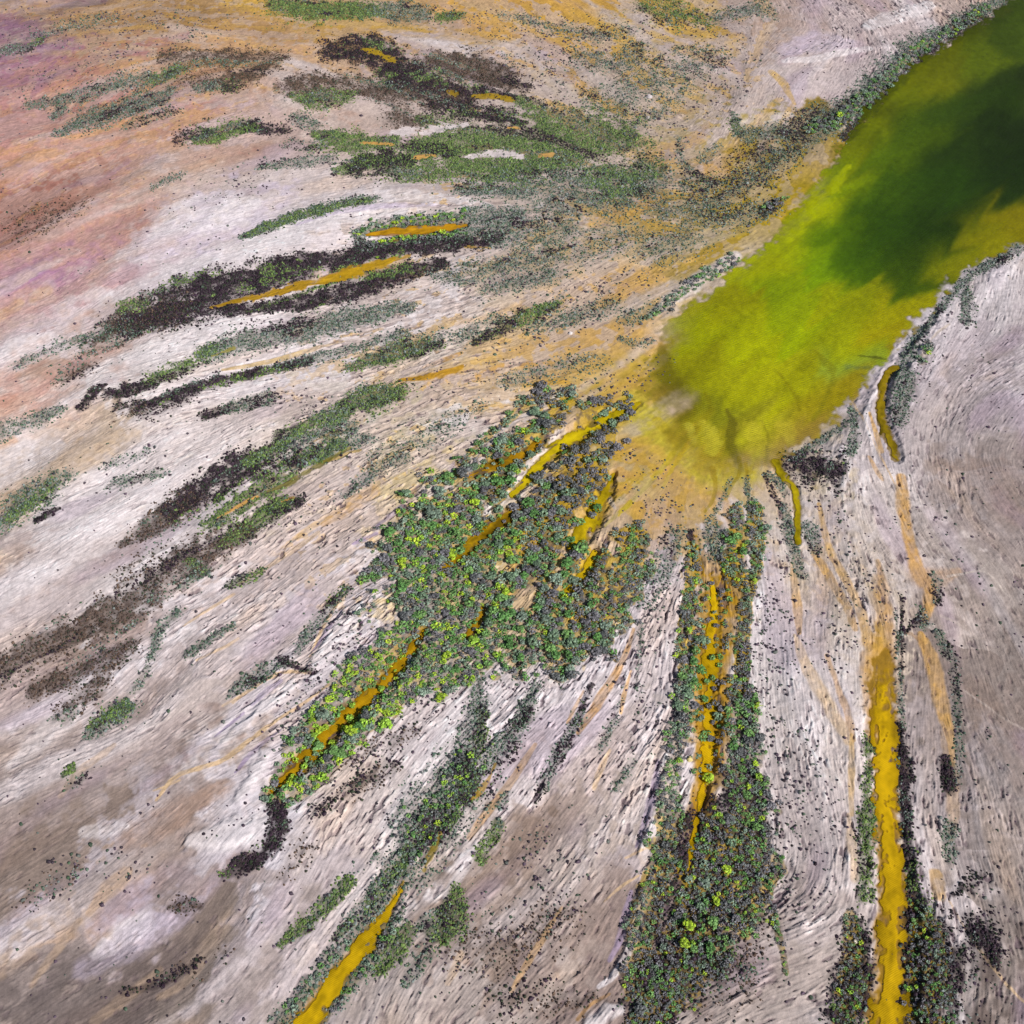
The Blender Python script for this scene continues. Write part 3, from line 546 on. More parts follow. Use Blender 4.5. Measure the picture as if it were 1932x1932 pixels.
# ------------------------------------------------------------------ vegetation density per kind
VEG = {
 'green': """.6 68 79 8,74 80 6;.8 292 146 12,315 142 16,335 132 10;.8 425 166 10,440 162 14;.75 572 188 16,600 192 24,645 184 18;.95 372 262 10,400 250 26,430 242 26,465 240 16
.95 525 6 22,580 18 34,640 14 28,700 20 22;.8 830 36 8,850 34 10,866 34 6;.9 600 255 10,640 265 30,690 272 26,740 262 12;.95 648 320 14,700 308 30,760 318 32,820 320 24,855 324 10
.85 780 285 30,840 268 40,900 262 50,980 262 70,1060 262 70,1120 256 56,1165 256 46,1185 268 20;.85 860 305 30,940 312 46,1020 302 50,1080 288 30;.7 985 190 18,1030 208 18,1060 225 12
.6 815 228 20,880 216 20;.6 1130 330 40,1180 325 40,1230 320 20;.6 1150 360 30,1190 350 30;.8 900 650 8,940 625 22,1000 595 26,1050 572 12
.8 470 442 8,530 420 12,600 400 12,690 382 8;.9 285 722 16,320 706 22,350 692 18;.9 385 672 18,400 660 20;.8 664 690 14,720 672 26,780 660 24,830 655 10;.8 640 772 16,690 752 34,745 742 26
.8 530 822 20,590 800 26,650 775 20;.75 470 868 16,540 828 16;.8 395 985 22,440 955 30,500 920 26,550 900 14;.8 430 1020 18,480 985 30,530 950 22;.75 590 860 20,640 838 26
.7 20 975 20,60 945 24,100 915 16;.8 435 1102 10,455 1092 14,488 1074 12;.7 355 1060 10,385 1078 8;.9 890 1440 20,905 1405 34,912 1370 20,910 1340 12;.85 840 1560 16,870 1500 20,890 1470 20
.7 690 1720 16,740 1650 24,800 1570 24;.95 940 1555 14,925 1585 22,905 1617 18;.9 862 1682 16,856 1720 30,838 1765 30;.85 528 1785 8,560 1757 20,612 1716 26,655 1668 18;.8 630 1770 12,660 1742 14
.8 745 1790 30,772 1748 16,720 1830 20;.95 1640 1400 20,1640 1450 14,1636 1520 24,1632 1600 28,1632 1690 28;.7 180 1362 16,210 1345 18,240 1330 12;.8 120 1462 6,135 1450 10;.5 1225 10 30,1260 20 40,1310 30 24;.8 470 590 4,700 500 3
.9 235 578 14,265 574 14;.5 1380 230 14,1386 248 16""",
 'grey': """.6 3 97 10,30 93 14,52 94 8;.65 58 192 10,110 188 14,160 178 14,215 162 16,262 150 22,300 146 16,335 128 10;.85 115 248 10,165 222 28,200 215 20,240 205 26,280 190 30,312 176 12;.7 100 210 14,112 200 16
.5 238 238 8,280 224 10,325 212 8;.7 375 170 10,405 164 12;.6 560 222 14,590 234 18;.4 548 268 10,600 272 14;.5 495 312 8,560 304 12,620 298 12;.4 290 358 8,320 342 14,345 330 8;.8 465 443 10,520 422 14,580 402 16,640 388 14,700 378 10
.9 718 22 20,760 24 26,790 30 18;.6 1060 330 50,1120 350 60,1200 345 60,1240 335 30;.6 1050 390 50,1110 375 50,1170 370 40;.5 960 330 30,1010 345 40,1060 350 40;.85 872 360 12,920 356 24,990 366 24
.6 940 460 30,1000 440 50,1060 430 40;.55 880 510 20,950 510 50,1040 480 50;.9 670 442 12,740 422 14,800 416 16,870 410 20,920 408 40,965 412 36;.9 680 462 12,740 456 14,800 449 14,880 441 22,965 430 30
.6 822 515 16,850 522 20,885 532 14;.5 920 550 20,980 530 30,1040 520 30;.6 30 690 10,100 650 14,170 632 20,230 612 28;.85 395 665 26,440 652 24,500 640 24,560 625 32,640 605 36,700 590 28,765 578 18;.7 520 690 10,580 674 12,640 660 14,700 643 14,755 634 20
.8 430 770 12,470 760 18,505 752 16;.7 0 815 26,60 790 20,110 772 14;.4 205 875 14,280 850 14;.5 215 908 18,260 900 18,312 894 12;.85 0 985 26,40 950 36,80 925 38,115 905 22;.8 540 840 24,600 812 26,660 800 20
.8 560 870 20,620 848 28,690 822 18;.6 600 790 20,660 760 20,720 750 30;.75 280 1240 12,300 1190 14,332 1150 10;.85 350 1236 12,398 1206 16,440 1180 8;.7 340 1110 8,385 1080 12;.8 440 1305 12,480 1275 18,530 1255 16
.7 560 1230 10,590 1182 14,620 1146 12,652 1105 10;.8 172 1378 20,208 1348 30,245 1326 16;.6 250 1300 12,280 1255 12;.5 128 1485 10,145 1470 14;.8 905 1285 18,902 1340 26,888 1400 44,868 1450 64,838 1500 84,800 1560 84,760 1620 72,722 1680 62,690 1720 54
.9 1010 1300 18,985 1350 24,952 1400 26,915 1440 36;.9 700 1720 30,660 1760 30,610 1820 30,550 1895 30,530 1930 30;.85 748 1730 24,700 1800 24,650 1870 22,600 1932 24;.6 800 1800 26,770 1850 18;.7 800 1745 16,835 1730 24
.7 945 1520 12,955 1500 8;.8 1092 1358 12,1070 1400 14,1050 1440 16,1020 1490 18,1010 1515 8;.5 1172 1330 8,1152 1380 12,1130 1420 8;.5 1192 1440 12,1160 1490 12;.7 1210 1180 8,1205 1240 8,1200 1300 6
.8 1345 1000 40,1350 1050 40;.95 1737 618 14,1716 660 24,1702 700 20,1698 750 30,1692 795 18;.95 1925 462 16,1870 492 16,1822 522 12,1792 560 12,1762 598 12,1738 630 14;.95 1828 510 12,1822 560 16,1820 605 18
.7 1765 1085 10,1772 1100 12,1765 1135 10;.6 1802 1240 8,1806 1330 8,1812 1400 10,1806 1470 10;.8 1788 1560 22,1792 1620 20;.95 1500 862 14,1515 850 12,1545 832 12,1600 795 8;.9 1604 765 10,1610 800 12,1612 835 12,1602 862 10
.8 1480 950 10,1490 1000 14,1500 1050 14,1512 1082 10;.85 1522 990 16,1530 1010 18,1540 1035 10;.9 1440 890 5,1460 900 10,1482 925 10;.8 1408 900 8,1412 940 8,1418 980 10;.6 1380 900 6,1365 935 6,1340 985 8
.9 1890 0 18,1800 46 24,1740 82 26,1700 112 30,1660 152 36,1620 196 40,1570 226 44,1530 236 30,1490 242 20,1440 252 16,1400 252 16,1384 232 12;.5 1280 270 6,1285 310 12,1312 335 14,1350 344 8;.5 1260 400 40,1310 395 50,1360 370 40
.4 1240 470 50,1290 450 50;.5 1300 350 20,1360 362 26,1420 340 40,1490 285 40,1540 250 30;.45 1300 420 30,1370 412 40,1440 390 30;.7 1382 215 8,1386 250 12,1410 262 12;.6 1280 262 6,1283 300 10,1305 330 12,1345 344 8;.5 1330 300 16,1350 280 12;.55 1185 610 10,1215 592 10,1240 580 8;.6 1170 640 6,1200 650 8,1230 640 6;.4 1150 190 50,1250 150 60,1330 110 40;.5 1110 110 30,1180 130 40,1200 90 30;.4 1040 50 16,1120 70 20,1180 60 16;.4 950 30 10,1010 45 12;.4 1290 170 16,1250 210 20,1200 240 16;.35 130 50 16,200 30 14;.3 60 70 12,120 55 14;.3 1000 590 16,1060 560 20;.3 1080 600 14,1150 560 16;.35 1090 470 60,1180 440 60;.45 1180 600 20,1210 590 20,1250 580 14;.5 1000 620 20,1060 600 30,1150 580 26;.5 860 640 20,940 600 20
.5 690 680 20,760 650 26,830 640 16;.4 960 720 20,1040 700 30,1120 680 20;.6 640 770 18,700 740 26;.4 700 860 20,780 840 30,850 800 30,900 770 20;.55 650 930 12,700 890 20,760 860 20;.4 1280 1010 30,1260 1080 30,1230 1150 30
.9 1775 1195 8,1790 1235 10;.5 1440 20 20,1350 30 14;.5 1690 1160 6,1705 1370 8;.9 1738 1145 10,1742 1175 14""",
 'dark': """.55 345 258 14,385 246 14;.6 475 242 18,530 245 12;.75 640 95 26,680 90 30,720 104 30,752 116 18;.6 670 110 14,720 118 14;1 735 125 30,770 142 40,805 158 30;.8 830 160 10,890 172 14,960 182 10
.65 820 202 18,880 192 28;1 890 212 12,930 220 20,985 230 8;.5 920 205 14,960 210 14;.9 665 314 12,720 298 28,765 300 18;.85 772 270 10,850 281 12;.85 640 492 24,700 471 26,760 463 24,820 459 24,890 460 20,938 452 14
1 250 605 30,330 590 44,420 572 26,480 590 6;1 330 560 30,400 545 36,470 535 36,520 512 40,560 500 30,610 488 16;1 440 590 18,520 575 22,600 558 26,680 540 28,760 512 22,830 495 14;.9 205 745 12,250 742 24,285 728 16
.9 270 765 16,320 750 24,370 730 18,420 714 14;.85 440 710 10,520 692 10,580 676 10;.8 150 768 10,165 756 10;.7 178 742 10,192 732 8;.5 280 775 20,330 762 16;.7 385 784 10,432 770 8;.9 400 905 30,440 880 40,480 862 30,520 840 20
.8 330 955 26,380 925 30;.6 480 905 12,540 870 16,600 845 12;.7 520 960 24,560 945 20;.7 450 905 14,410 940 14;.9 70 982 6,90 970 9,106 962 6;.6 620 1135 10,650 1110 12;.95 530 1243 10,560 1258 12,592 1272 10
.95 520 1515 22,528 1560 24,512 1600 26,470 1630 24,425 1646 10;.6 230 1870 6,290 1860 10,340 1836 12,372 1810 6;.8 870 1455 30,895 1475 36,870 1510 20;.7 790 1600 40,830 1540 40;.7 470 1285 8,500 1282 4
.9 1400 1420 20,1410 1500 70,1390 1560 100,1350 1620 130,1330 1680 120,1300 1750 110,1260 1830 90,1230 1900 80;.8 1402 1220 14,1404 1300 18,1412 1380 24;.8 1615 1745 24,1618 1800 44,1610 1860 50,1600 1925 50;1 1697 1365 12,1703 1420 20,1707 1480 18,1711 1560 18,1719 1640 18,1727 1705 16
.95 1742 1715 40,1760 1760 80,1758 1820 100,1745 1880 90,1750 1940 110;.6 1830 1740 30,1855 1765 60,1870 1800 30;.5 1800 1690 10,1850 1650 20;.75 1512 872 36,1540 892 50,1572 885 28;.6 1460 380 14,1440 400 12;.6 1850 30 24,1760 92 16,1700 150 16,1640 205 24,1595 256 14
.28 1330 365 40,1420 335 46,1480 290 36;.25 1350 410 30,1400 400 24;.3 1390 300 20,1440 280 20;.5 1740 1160 14,1700 1200 2;.7 1785 1430 16,1790 1485 16;.6 1000 1345 10,960 1385 12;.5 1115 1300 6,1085 1370 8;.6 1440 890 4,1470 950 6;.6 1300 1000 10,1310 1050 10;.7 1700 1130 4,1702 1260 6""",
 'brown': """.6 310 108 14,360 112 22,420 112 26,480 105 22,535 108 12;.65 408 158 16,450 150 26,500 125 30;.3 355 152 26,385 148 26;.65 560 165 26,605 165 40,645 158 30;.75 700 165 26,760 172 40,820 176 34,880 182 20;.75 790 120 16,850 118 30,910 130 36,960 156 28,995 166 10
.9 220 612 34,270 600 46,330 582 36;.55 760 225 30,790 232 20;.45 120 712 20,150 700 26,172 690 14;.5 165 650 20,200 640 20;.7 225 770 20,260 760 24;.85 270 1000 20,310 970 30,360 940 30;.55 232 1028 10,290 1000 16
.9 0 1270 46,60 1232 44,130 1200 40,200 1165 44,260 1120 56,310 1080 56,360 1046 40;.75 350 1075 30,410 1030 40,460 1000 30;.75 70 1302 24,150 1270 30,240 1225 30,262 1204 8;.6 120 1345 20,160 1310 24,200 1275 20;.8 322 1712 10,345 1710 24,375 1708 8
.4 640 1440 20,700 1410 30,780 1380 20;.5 600 1530 30,660 1490 34,740 1440 24;.3 860 1760 60,930 1800 80,1000 1780 70,1060 1730 60;.3 950 1880 60,1050 1880 60;.35 1250 1850 90,1330 1860 80,1400 1820 60;.45 1080 1900 16,1120 1880 16;.25 60 1690 30,140 1640 20;.25 340 1840 30,420 1800 20
.4 1370 1720 40,1400 1760 60,1380 1860 70;.3 60 420 40,130 395 30;.3 540 1640 30,580 1600 30;.4 130 1245 20,200 1200 30""",
 'violet': """.3 1450 1120 50,1450 1200 60,1450 1300 70,1480 1400 70;.35 1500 1420 80,1520 1500 90,1530 1600 90,1510 1680 80;.25 1250 1080 40,1230 1180 60,1210 1280 60,1230 1360 40;.3 680 1170 60,620 1260 60,560 1340 60,510 1410 40
.25 800 1330 80,730 1400 60,640 1470 60;.2 880 1280 40,950 1290 40,1040 1290 40;.22 1000 1600 80,1060 1700 90,950 1780 90;.15 900 1700 80,850 1850 60;.3 1240 1450 24,1225 1530 24,1205 1590 14;.3 1190 1690 20,1180 1760 20;.2 420 1560 30,470 1530 30
.3 700 1050 30,690 1110 30;.25 1480 900 30,1470 1000 30,1480 1080 20;.2 1560 960 40,1600 1040 50;.15 1640 1100 60,1560 1250 60;.3 1740 690 30,1750 720 20;.35 1770 960 20,1765 985 14;.25 1290 940 40,1230 970 30,1190 920 20;.2 1150 880 20,1160 960 20
.15 1100 560 60,1000 640 60,850 740 60;.2 1100 200 90,1180 240 80,1280 230 60;.12 500 330 60,400 360 60;.12 500 1000 60,620 960 60;.15 100 1650 80,250 1640 60;.12 1650 1450 40,1620 1600 30;.2 1850 1700 60,1830 1850 80;.2 960 480 60,900 560 40;.3 1000 120 60,1060 160 50
.25 1380 170 60,1330 200 50;.22 880 40 50,1000 60 60,1150 90 90,1290 140 90;.2 1250 30 60,1350 60 60,1420 110 40;.18 60 60 60,200 50 60,350 40 60;.16 80 150 60,220 120 60,380 70 50;.2 1180 520 60,1060 560 60,960 640 50;.22 1240 690 40,1170 720 40,1060 730 30;.2 1280 930 40,1230 880 40,1180 850 30;.2 650 800 60,560 760 50;.15 350 600 40,500 610 40""",
}
WOOD = [  # the mangrove bushes: density, points
 (1., "1070 760 40,1000 830 60,920 900 90,860 960 130,830 1020 190,840 1090 240,870 1150 240,830 1210 150,780 1250 90"),
 (.9, "1090 1180 150,1040 1210 130,980 1240 70"), (.95, "1130 1050 60,1090 1110 120,1050 1170 120"), (.9, "1190 1010 60,1190 1060 60,1170 1110 60,1130 1170 60"),
 (.62, "1130 770 60,1100 830 80,1060 900 110,1030 980 130,1020 1060 140"), (.6, "1190 760 30,1150 800 30"), (.75, "1160 800 14,1140 870 24,1125 930 24"),
 (.8, "800 1215 90,745 1275 84,690 1325 84,625 1380 80,565 1440 66,525 1495 46"), (.5, "770 1180 60,700 1240 60,640 1290 50"), (.55, "880 1265 60,800 1270 60,720 1350 40"),
 (.9, "1306 1030 26,1300 1100 26,1296 1180 28,1290 1260 30,1284 1330 34,1275 1400 40,1268 1480 40,1258 1560 50,1240 1640 60,1225 1700 60,1210 1790 60,1190 1860 50"),
 (.9, "1420 960 30,1432 1010 24,1422 1080 30,1410 1150 26,1400 1220 30,1400 1300 40,1405 1380 60,1415 1460 80,1420 1540 80,1410 1620 110,1400 1690 110,1360 1740 90,1310 1800 90,1270 1880 80"),
 (.7, "1390 960 30,1390 1030 60,1385 1090 40"), (.35, "1340 1130 70,1335 1250 70,1335 1350 60,1330 1450 60"), (.8, "1448 1560 16,1456 1640 14,1455 1700 12,1462 1740 12,1475 1790 12,1483 1835 8"),
 (1., "1400 1420 16,1412 1500 60,1395 1570 90,1350 1640 110,1330 1700 100,1290 1770 90,1250 1850 80,1225 1930 80"), (.8, "1600 1730 24,1612 1810 40,1606 1880 50,1598 1940 50"), (.8, "1745 1720 30,1760 1770 70,1756 1830 80,1745 1890 80,1750 1940 90"),
 (1., "800 1172 40,730 1232 44,660 1298 44,590 1368 40,540 1440 36,505 1500 24"), (1., "835 1235 40,775 1302 44,705 1355 44,645 1412 40,592 1472 36,545 1512 22"),
 (.7, "1860 15 12,1800 54 18,1740 90 20,1700 120 24,1660 160 28,1620 205 30,1575 234 30,1535 242 18"),
 (.95, "1225 600 10,1262 575 14,1292 548 18,1335 522 22,1386 490 16"), (.7, "1440 395 10,1460 382 14,1482 374 8"), (.6, "1020 745 30,980 775 20,930 815 16,870 870 20"),
 (.9, "670 441 10,740 421 12,800 415 13,870 408 16"), (.6, "700 458 8,780 450 10,870 441 12"), (.5, "1720 1700 14,1770 1760 60,1760 1850 70"), (.6, "1750 650 14,1735 690 14"), (.35, "700 1735 24,620 1810 24,545 1900 24"), (.4, "760 1735 16,690 1820 16,610 1930 16"), (.25, "880 1450 60,820 1530 70,760 1620 60"),
]
D = {}
GND = {'green': ((78, 88, 54), .8), 'grey': ((100, 104, 94), .65), 'dark': ((48, 38, 42), .95), 'brown': ((76, 62, 54), .85), 'violet': ((150, 135, 135), .15)}
for kind in ('violet', 'grey', 'brown', 'dark', 'green'):
    d = np.zeros((NY, NX), np.float32)
    for st in VEG[kind].replace("\n", ";").split(";"):
        f, pts = st.strip().split(" ", 1)
        q = parse(pts)
        if kind != 'violet':
            q[:, 2] = q[:, 2] * 1.22 + 3
            f = min(1.0, float(f) * 1.25)
        sl_, s = stroke(q)
        n = 0.5 * SM[sl_] + 0.45 * NF[sl_] + 0.35 * SM2[sl_]
        soft = 0.8 if kind != 'violet' else 0.95
        m = float(f) * sst(1 + soft, 1 - soft, s + 0.36 * n + 0.13 * SF2[sl_])
        d[sl_] = np.maximum(d[sl_], m)
    # patchiness
    if kind == 'violet':
        d *= 0.2 + 1.7 * sst(-0.5, 1.1, NF2 + 0.5 * SM + 0.5 * SF2)
    else:
        d = np.clip(d * (0.62 + 0.55 * sst(-1.2, 0.8, NF2 + 0.6 * SM + 0.4 * SF2)), 0, 1)
    D[kind] = d
    c, op = GND[kind]
    k = (op * sst(0.1, 0.85, d))[..., None]
    tint = tint * (1 - k) + k * lin(c).astype(np.float32)
# kinds interfinger along the flow inside every band
for a, b, fld in (('green', 'dark', SM2 - 0.3 * NF + .15), ('green', 'grey', -SM + 0.6 * NF2), ('dark', 'grey', SM + 0.5 * NF2 - .5), ('dark', 'green', -SM2 + 0.5 * NF - .4), ('brown', 'dark', SM + 0.6 * SM2), ('grey', 'dark', -SM2 + 0.5 * SF2 + .5 * NF2 - .45), ('brown', 'grey', -SM - 0.4 * SM2)):
    k = 0.85 * sst(0.75, 1.5, fld) * D[a]
    D[b] = np.maximum(D[b], k)
    D[a] = np.clip(D[a] - k, 0, 1)
# bare gaps inside the meadows and bands
for pts in ("880 289 4,910 284 12,945 287 14,985 291 5", "330 1015 6,400 965 14,470 912 12", "880 235 6,800 245 14,740 248 10", "500 668 4,600 648 5,700 625 5"):
    sl_, s = stroke(pts)
    m = 0.9 * sst(1.5, 0.5, s + 0.35 * NF[sl_] + 0.35 * NF2[sl_] + .3 * SF2[sl_])
    for kind in D:
        D[kind][sl_] *= 1 - m
    tint[sl_] = tint[sl_] * (1 - m[..., None]) + m[..., None] * lin((222, 208, 206))
for c, op, er, wt, pts in CORES:
    sl_, s = stroke(pts)
    m = sst(1.4, 0.7, s + 0.3 * NF2[sl_] + 0.25 * SF2[sl_])
    for kind in D:
        D[kind][sl_] *= 1 - 0.9 * m
    m = (op * m)[..., None]
    tint[sl_] = tint[sl_] * (1 - m) + m * lin(c).astype(np.float32)
wood = np.zeros((NY, NX), np.float32)
for f, pts in WOOD:
    sl_, s = stroke(pts)
    wood[sl_] = np.maximum(wood[sl_], f * sst(1.25, 0.8, s + 0.22 * NF[sl_] + 0.1 * SM[sl_]))
WST = field("1150 780 .95;1100 800 .9;1050 900 .95;1130 960 .8;1020 1000 .75;950 870 .55;900 1050 .35;850 1150 .3;1180 1060 .75;1090 1180 .5;1000 1150 .4;780 1080 .2;700 1300 0;560 1440 0;1340 1200 0;1350 1650 .3;1420 1400 .1;1300 540 0;780 430 0;1700 100 0;1760 1780 .2", 50)
wood0 = wood.copy()
wood *= 1 - WST * sst(0.15, 0.75, SM + 0.35 * SF2 + 0.3 * NF2)
# ground under the mangrove wood: ochre algal mud, dark litter and painted-in shade between the crowns
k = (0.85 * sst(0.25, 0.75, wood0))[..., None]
litter_shade = (0.85 * sst(-0.7, 0.8, NF2 + 1.2 * (wood - .7)))[..., None]
mud = lin((190, 156, 34)) * (1 - litter_shade) + lin((62, 58, 46)) * litter_shade
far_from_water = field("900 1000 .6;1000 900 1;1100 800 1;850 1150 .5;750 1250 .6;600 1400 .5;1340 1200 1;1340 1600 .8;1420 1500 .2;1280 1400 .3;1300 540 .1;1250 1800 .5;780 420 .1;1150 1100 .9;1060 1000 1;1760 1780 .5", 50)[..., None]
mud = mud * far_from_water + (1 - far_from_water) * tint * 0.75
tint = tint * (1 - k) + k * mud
for kind in ('violet', 'grey', 'brown', 'dark', 'green'):
    D[kind] *= 1 - 0.5 * wood
# vegetated ground is hummocky
veg_all = np.maximum.reduce([D[q] for q in ('green', 'grey', 'dark', 'brown')])
height += veg_all * 0.10 * NF2 * land
tint *= np.clip(1 + 0.05 * grain + (0.015 + 0.025 * AMP) * SF + 0.02 * AMP * SF2 - 0.03 * AMP * SH + 0.03 * NF2, .45, 1.5)[..., None]
k = (0.75 * np.clip(AMP, 0, 1) * (.3 + .7 * brk) * sst(0.9, 1.5, -SH + 0.4 * SF2 + 0.3 * NF2))[..., None]     # sun-catching rill lips painted brighter
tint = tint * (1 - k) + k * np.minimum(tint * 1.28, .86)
k = (0.8 * np.clip(AMP + .05, 0, 1) * (.2 + .8 * brk) * sst(1.15, 1.6, 0.4 * SF2 + SH + 0.4 * NF2))[..., None]          # shade inside the rills painted in as dark violet
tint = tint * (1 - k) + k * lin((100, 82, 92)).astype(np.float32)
tint = np.clip(tint, 0.004, 0.88).astype(np.float32)

# ------------------------------------------------------------------ materials
def newmat(name):
    m = bpy.data.materials.new(name)
    m.use_nodes = True
    return m, m.node_tree.nodes, m.node_tree.links, m.node_tree.nodes["Principled BSDF"]


def ground_material():
    m, N, L, P = newmat("sand")
    at = N.new("ShaderNodeAttribute"); at.attribute_name = "tint"
    wt = N.new("ShaderNodeAttribute"); wt.attribute_name = "wet"
    tc = N.new("ShaderNodeTexCoord")
    n1 = N.new("ShaderNodeTexNoise"); n1.inputs["Scale"].default_value = 6.0; n1.inputs["Detail"].default_value = 4; n1.inputs["Roughness"].default_value = .75
    n2 = N.new("ShaderNodeTexNoise"); n2.inputs["Scale"].default_value = 1.3; n2.inputs["Detail"].default_value = 5; n2.inputs["Roughness"].default_value = .65
    L.new(tc.outputs["Object"], n1.inputs["Vector"]); L.new(tc.outputs["Object"], n2.inputs["Vector"])
    mr = N.new("ShaderNodeMapRange"); mr.inputs[1].default_value = .3; mr.inputs[2].default_value = .7; mr.inputs[3].default_value = .86; mr.inputs[4].default_value = 1.12
    L.new(n1.outputs["Fac"], mr.inputs[0])
    mr2 = N.new("ShaderNodeMapRange"); mr2.inputs[1].default_value = .3; mr2.inputs[2].default_value = .7; mr2.inputs[3].default_value = .93; mr2.inputs[4].default_value = 1.06
    L.new(n2.outputs["Fac"], mr2.inputs[0])
    mu = N.new("ShaderNodeMath"); mu.operation = 'MULTIPLY'
    L.new(mr.outputs[0], mu.inputs[0]); L.new(mr2.outputs[0], mu.inputs[1])
    mx = N.new("ShaderNodeVectorMath"); mx.operation = 'SCALE'
    L.new(at.outputs["Color"], mx.inputs[0]); L.new(mu.outputs[0], mx.inputs["Scale"])
    L.new(mx.outputs[0], P.inputs["Base Color"])
    rr = N.new("ShaderNodeMapRange"); rr.inputs[3].default_value = .95; rr.inputs[4].default_value = .45
    L.new(wt.outputs["Fac"], rr.inputs[0]); L.new(rr.outputs[0], P.inputs["Roughness"])
    P.inputs["Specular IOR Level"].default_value = .2
    bp = N.new("ShaderNodeBump"); bp.inputs["Strength"].default_value = .55; bp.inputs["Distance"].default_value = .06
    L.new(n1.outputs["Fac"], bp.inputs["Height"]); L.new(bp.outputs[0], P.inputs["Normal"])
    return m


def water_material(name, wave_rot, wave_scale):
    m, N, L, P = newmat(name)
    at = N.new("ShaderNodeAttribute"); at.attribute_name = "tint"
    al = N.new("ShaderNodeAttribute"); al.attribute_name = "cover"
    tc = N.new("ShaderNodeTexCoord")
    mp = N.new("ShaderNodeMapping"); mp.inputs["Rotation"].default_value = (0, 0, wave_rot)
    L.new(tc.outputs["Object"], mp.inputs["Vector"])
    wv = N.new("ShaderNodeTexWave"); wv.inputs["Scale"].default_value = wave_scale; wv.inputs["Distortion"].default_value = 5; wv.inputs["Detail"].default_value = 3; wv.inputs["Detail Scale"].default_value = .6; wv.inputs["Detail Roughness"].default_value = .6
    ns = N.new("ShaderNodeTexNoise"); ns.inputs["Scale"].default_value = .9; ns.inputs["Detail"].default_value = 4
    L.new(mp.outputs[0], wv.inputs["Vector"]); L.new(mp.outputs[0], ns.inputs["Vector"])
    ad = N.new("ShaderNodeMath"); ad.operation = 'MULTIPLY'
    L.new(wv.outputs["Fac"], ad.inputs[0]); L.new(ns.outputs["Fac"], ad.inputs[1])
    bp = N.new("ShaderNodeBump"); bp.inputs["Strength"].default_value = .35; bp.inputs["Distance"].default_value = .08
    L.new(ad.outputs[0], bp.inputs["Height"]); L.new(bp.outputs[0], P.inputs["Normal"])
    L.new(at.outputs["Color"], P.inputs["Base Color"])
    L.new(al.outputs["Fac"], P.inputs["Alpha"])
    P.inputs["Roughness"].default_value = .22
    P.inputs["IOR"].default_value = 1.33
    P.inputs["Specular IOR Level"].default_value = .35
    return m


def shrub_material(name="foliage"):
    m, N, L, P = newmat(name)
    at = N.new("ShaderNodeAttribute"); at.attribute_name = "tint"
    oi = N.new("ShaderNodeObjectInfo")
    mr = N.new("ShaderNodeMapRange"); mr.inputs[3].default_value = .82; mr.inputs[4].default_value = 1.2
    L.new(oi.outputs["Random"], mr.inputs[0])
    mx = N.new("ShaderNodeVectorMath"); mx.operation = 'SCALE'
    L.new(at.outputs["Color"], mx.inputs[0]); L.new(mr.outputs[0], mx.inputs["Scale"])
    L.new(mx.outputs[0], P.inputs["Base Color"])
    P.inputs["Roughness"].default_value = .6
    P.inputs["Specular IOR Level"].default_value = .35
    return m


M_SAND = ground_material()
M_LAKE = water_material("lake_water", R_(118), .8)
for n_ in M_LAKE.node_tree.nodes:
    if n_.type == "BUMP":
        n_.inputs["Strength"].default_value = .8
        n_.inputs["Distance"].default_value = .32
M_CHAN = water_material("channel_water", R_(60), 1.5)
M_LEAF = shrub_material()


# ------------------------------------------------------------------ mesh building
def mesh_from(name, verts, faces, mat, colors=None, smooth=False, extra=None, k=None):
    me = bpy.data.meshes.new(name)
    nv, nf = len(verts), len(faces)
    k = faces.shape[1]
    me.vertices.add(nv)
    me.vertices.foreach_set("co", np.ascontiguousarray(verts, np.float32).ravel())
    me.loops.add(nf * k)
    me.loops.foreach_set("vertex_index", np.ascontiguousarray(faces, np.int32).ravel())
    me.polygons.add(nf)
    me.polygons.foreach_set("loop_start", np.arange(nf, dtype=np.int32) * k)
    me.polygons.foreach_set("use_smooth", np.full(nf, smooth, bool))
    if colors is not None:
        a = me.attributes.new("tint", 'FLOAT_COLOR', 'POINT')
        c = np.ones((nv, 4), np.float32)
        c[:, :3] = colors
        a.data.foreach_set("color", c.ravel())
    for nm, arr in (extra or {}).items():
        a = me.attributes.new(nm, 'FLOAT', 'POINT')
        a.data.foreach_set("value", np.ascontiguousarray(arr, np.float32).ravel())
    me.materials.append(mat)
    me.update()
    me.validate()
    return me


def link(name, me, **props):
    o = bpy.data.objects.new(name, me)
    COL.objects.link(o)
    for a, b in props.items():
        o[a] = b
    return o


def grid_faces(h, w_, mask=None):
    idx = np.arange(h * w_, dtype=np.int32).reshape(h, w_)
    f = np.stack([idx[:-1, :-1], idx[:-1, 1:], idx[1:, 1:], idx[1:, :-1]], -1)
    return f.reshape(-1, 4) if mask is None else f[mask]


# ground: one sheet, fine where the photograph looks, coarse out to the horizon
ext = np.array([12, 30, 70, 150, 400, 1000, 2500, 6000], np.float32)
ne = len(ext)
gxs = np.concatenate([X0 - ext[::-1], xs, X1 + ext])
gys = np.concatenate([Y0 - ext[::-1], ys, Y1 + ext])
H = np.pad(height, ne, mode='edge')
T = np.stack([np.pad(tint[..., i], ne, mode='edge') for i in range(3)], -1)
fade = np.ones(H.shape, np.float32)
fx_ = np.ones(len(gxs), np.float32); fx_[:ne] = np.linspace(0, .8, ne); fx_[-ne:] = np.linspace(.8, 0, ne)
fy_ = np.ones(len(gys), np.float32); fy_[:ne] = np.linspace(0, .8, ne); fy_[-ne:] = np.linspace(.8, 0, ne)
fade = fy_[:, None] * fx_[None, :]
H = H * fade
T = T * fade[..., None] + (1 - fade[..., None]) * lin((185, 165, 152)).astype(np.float32)
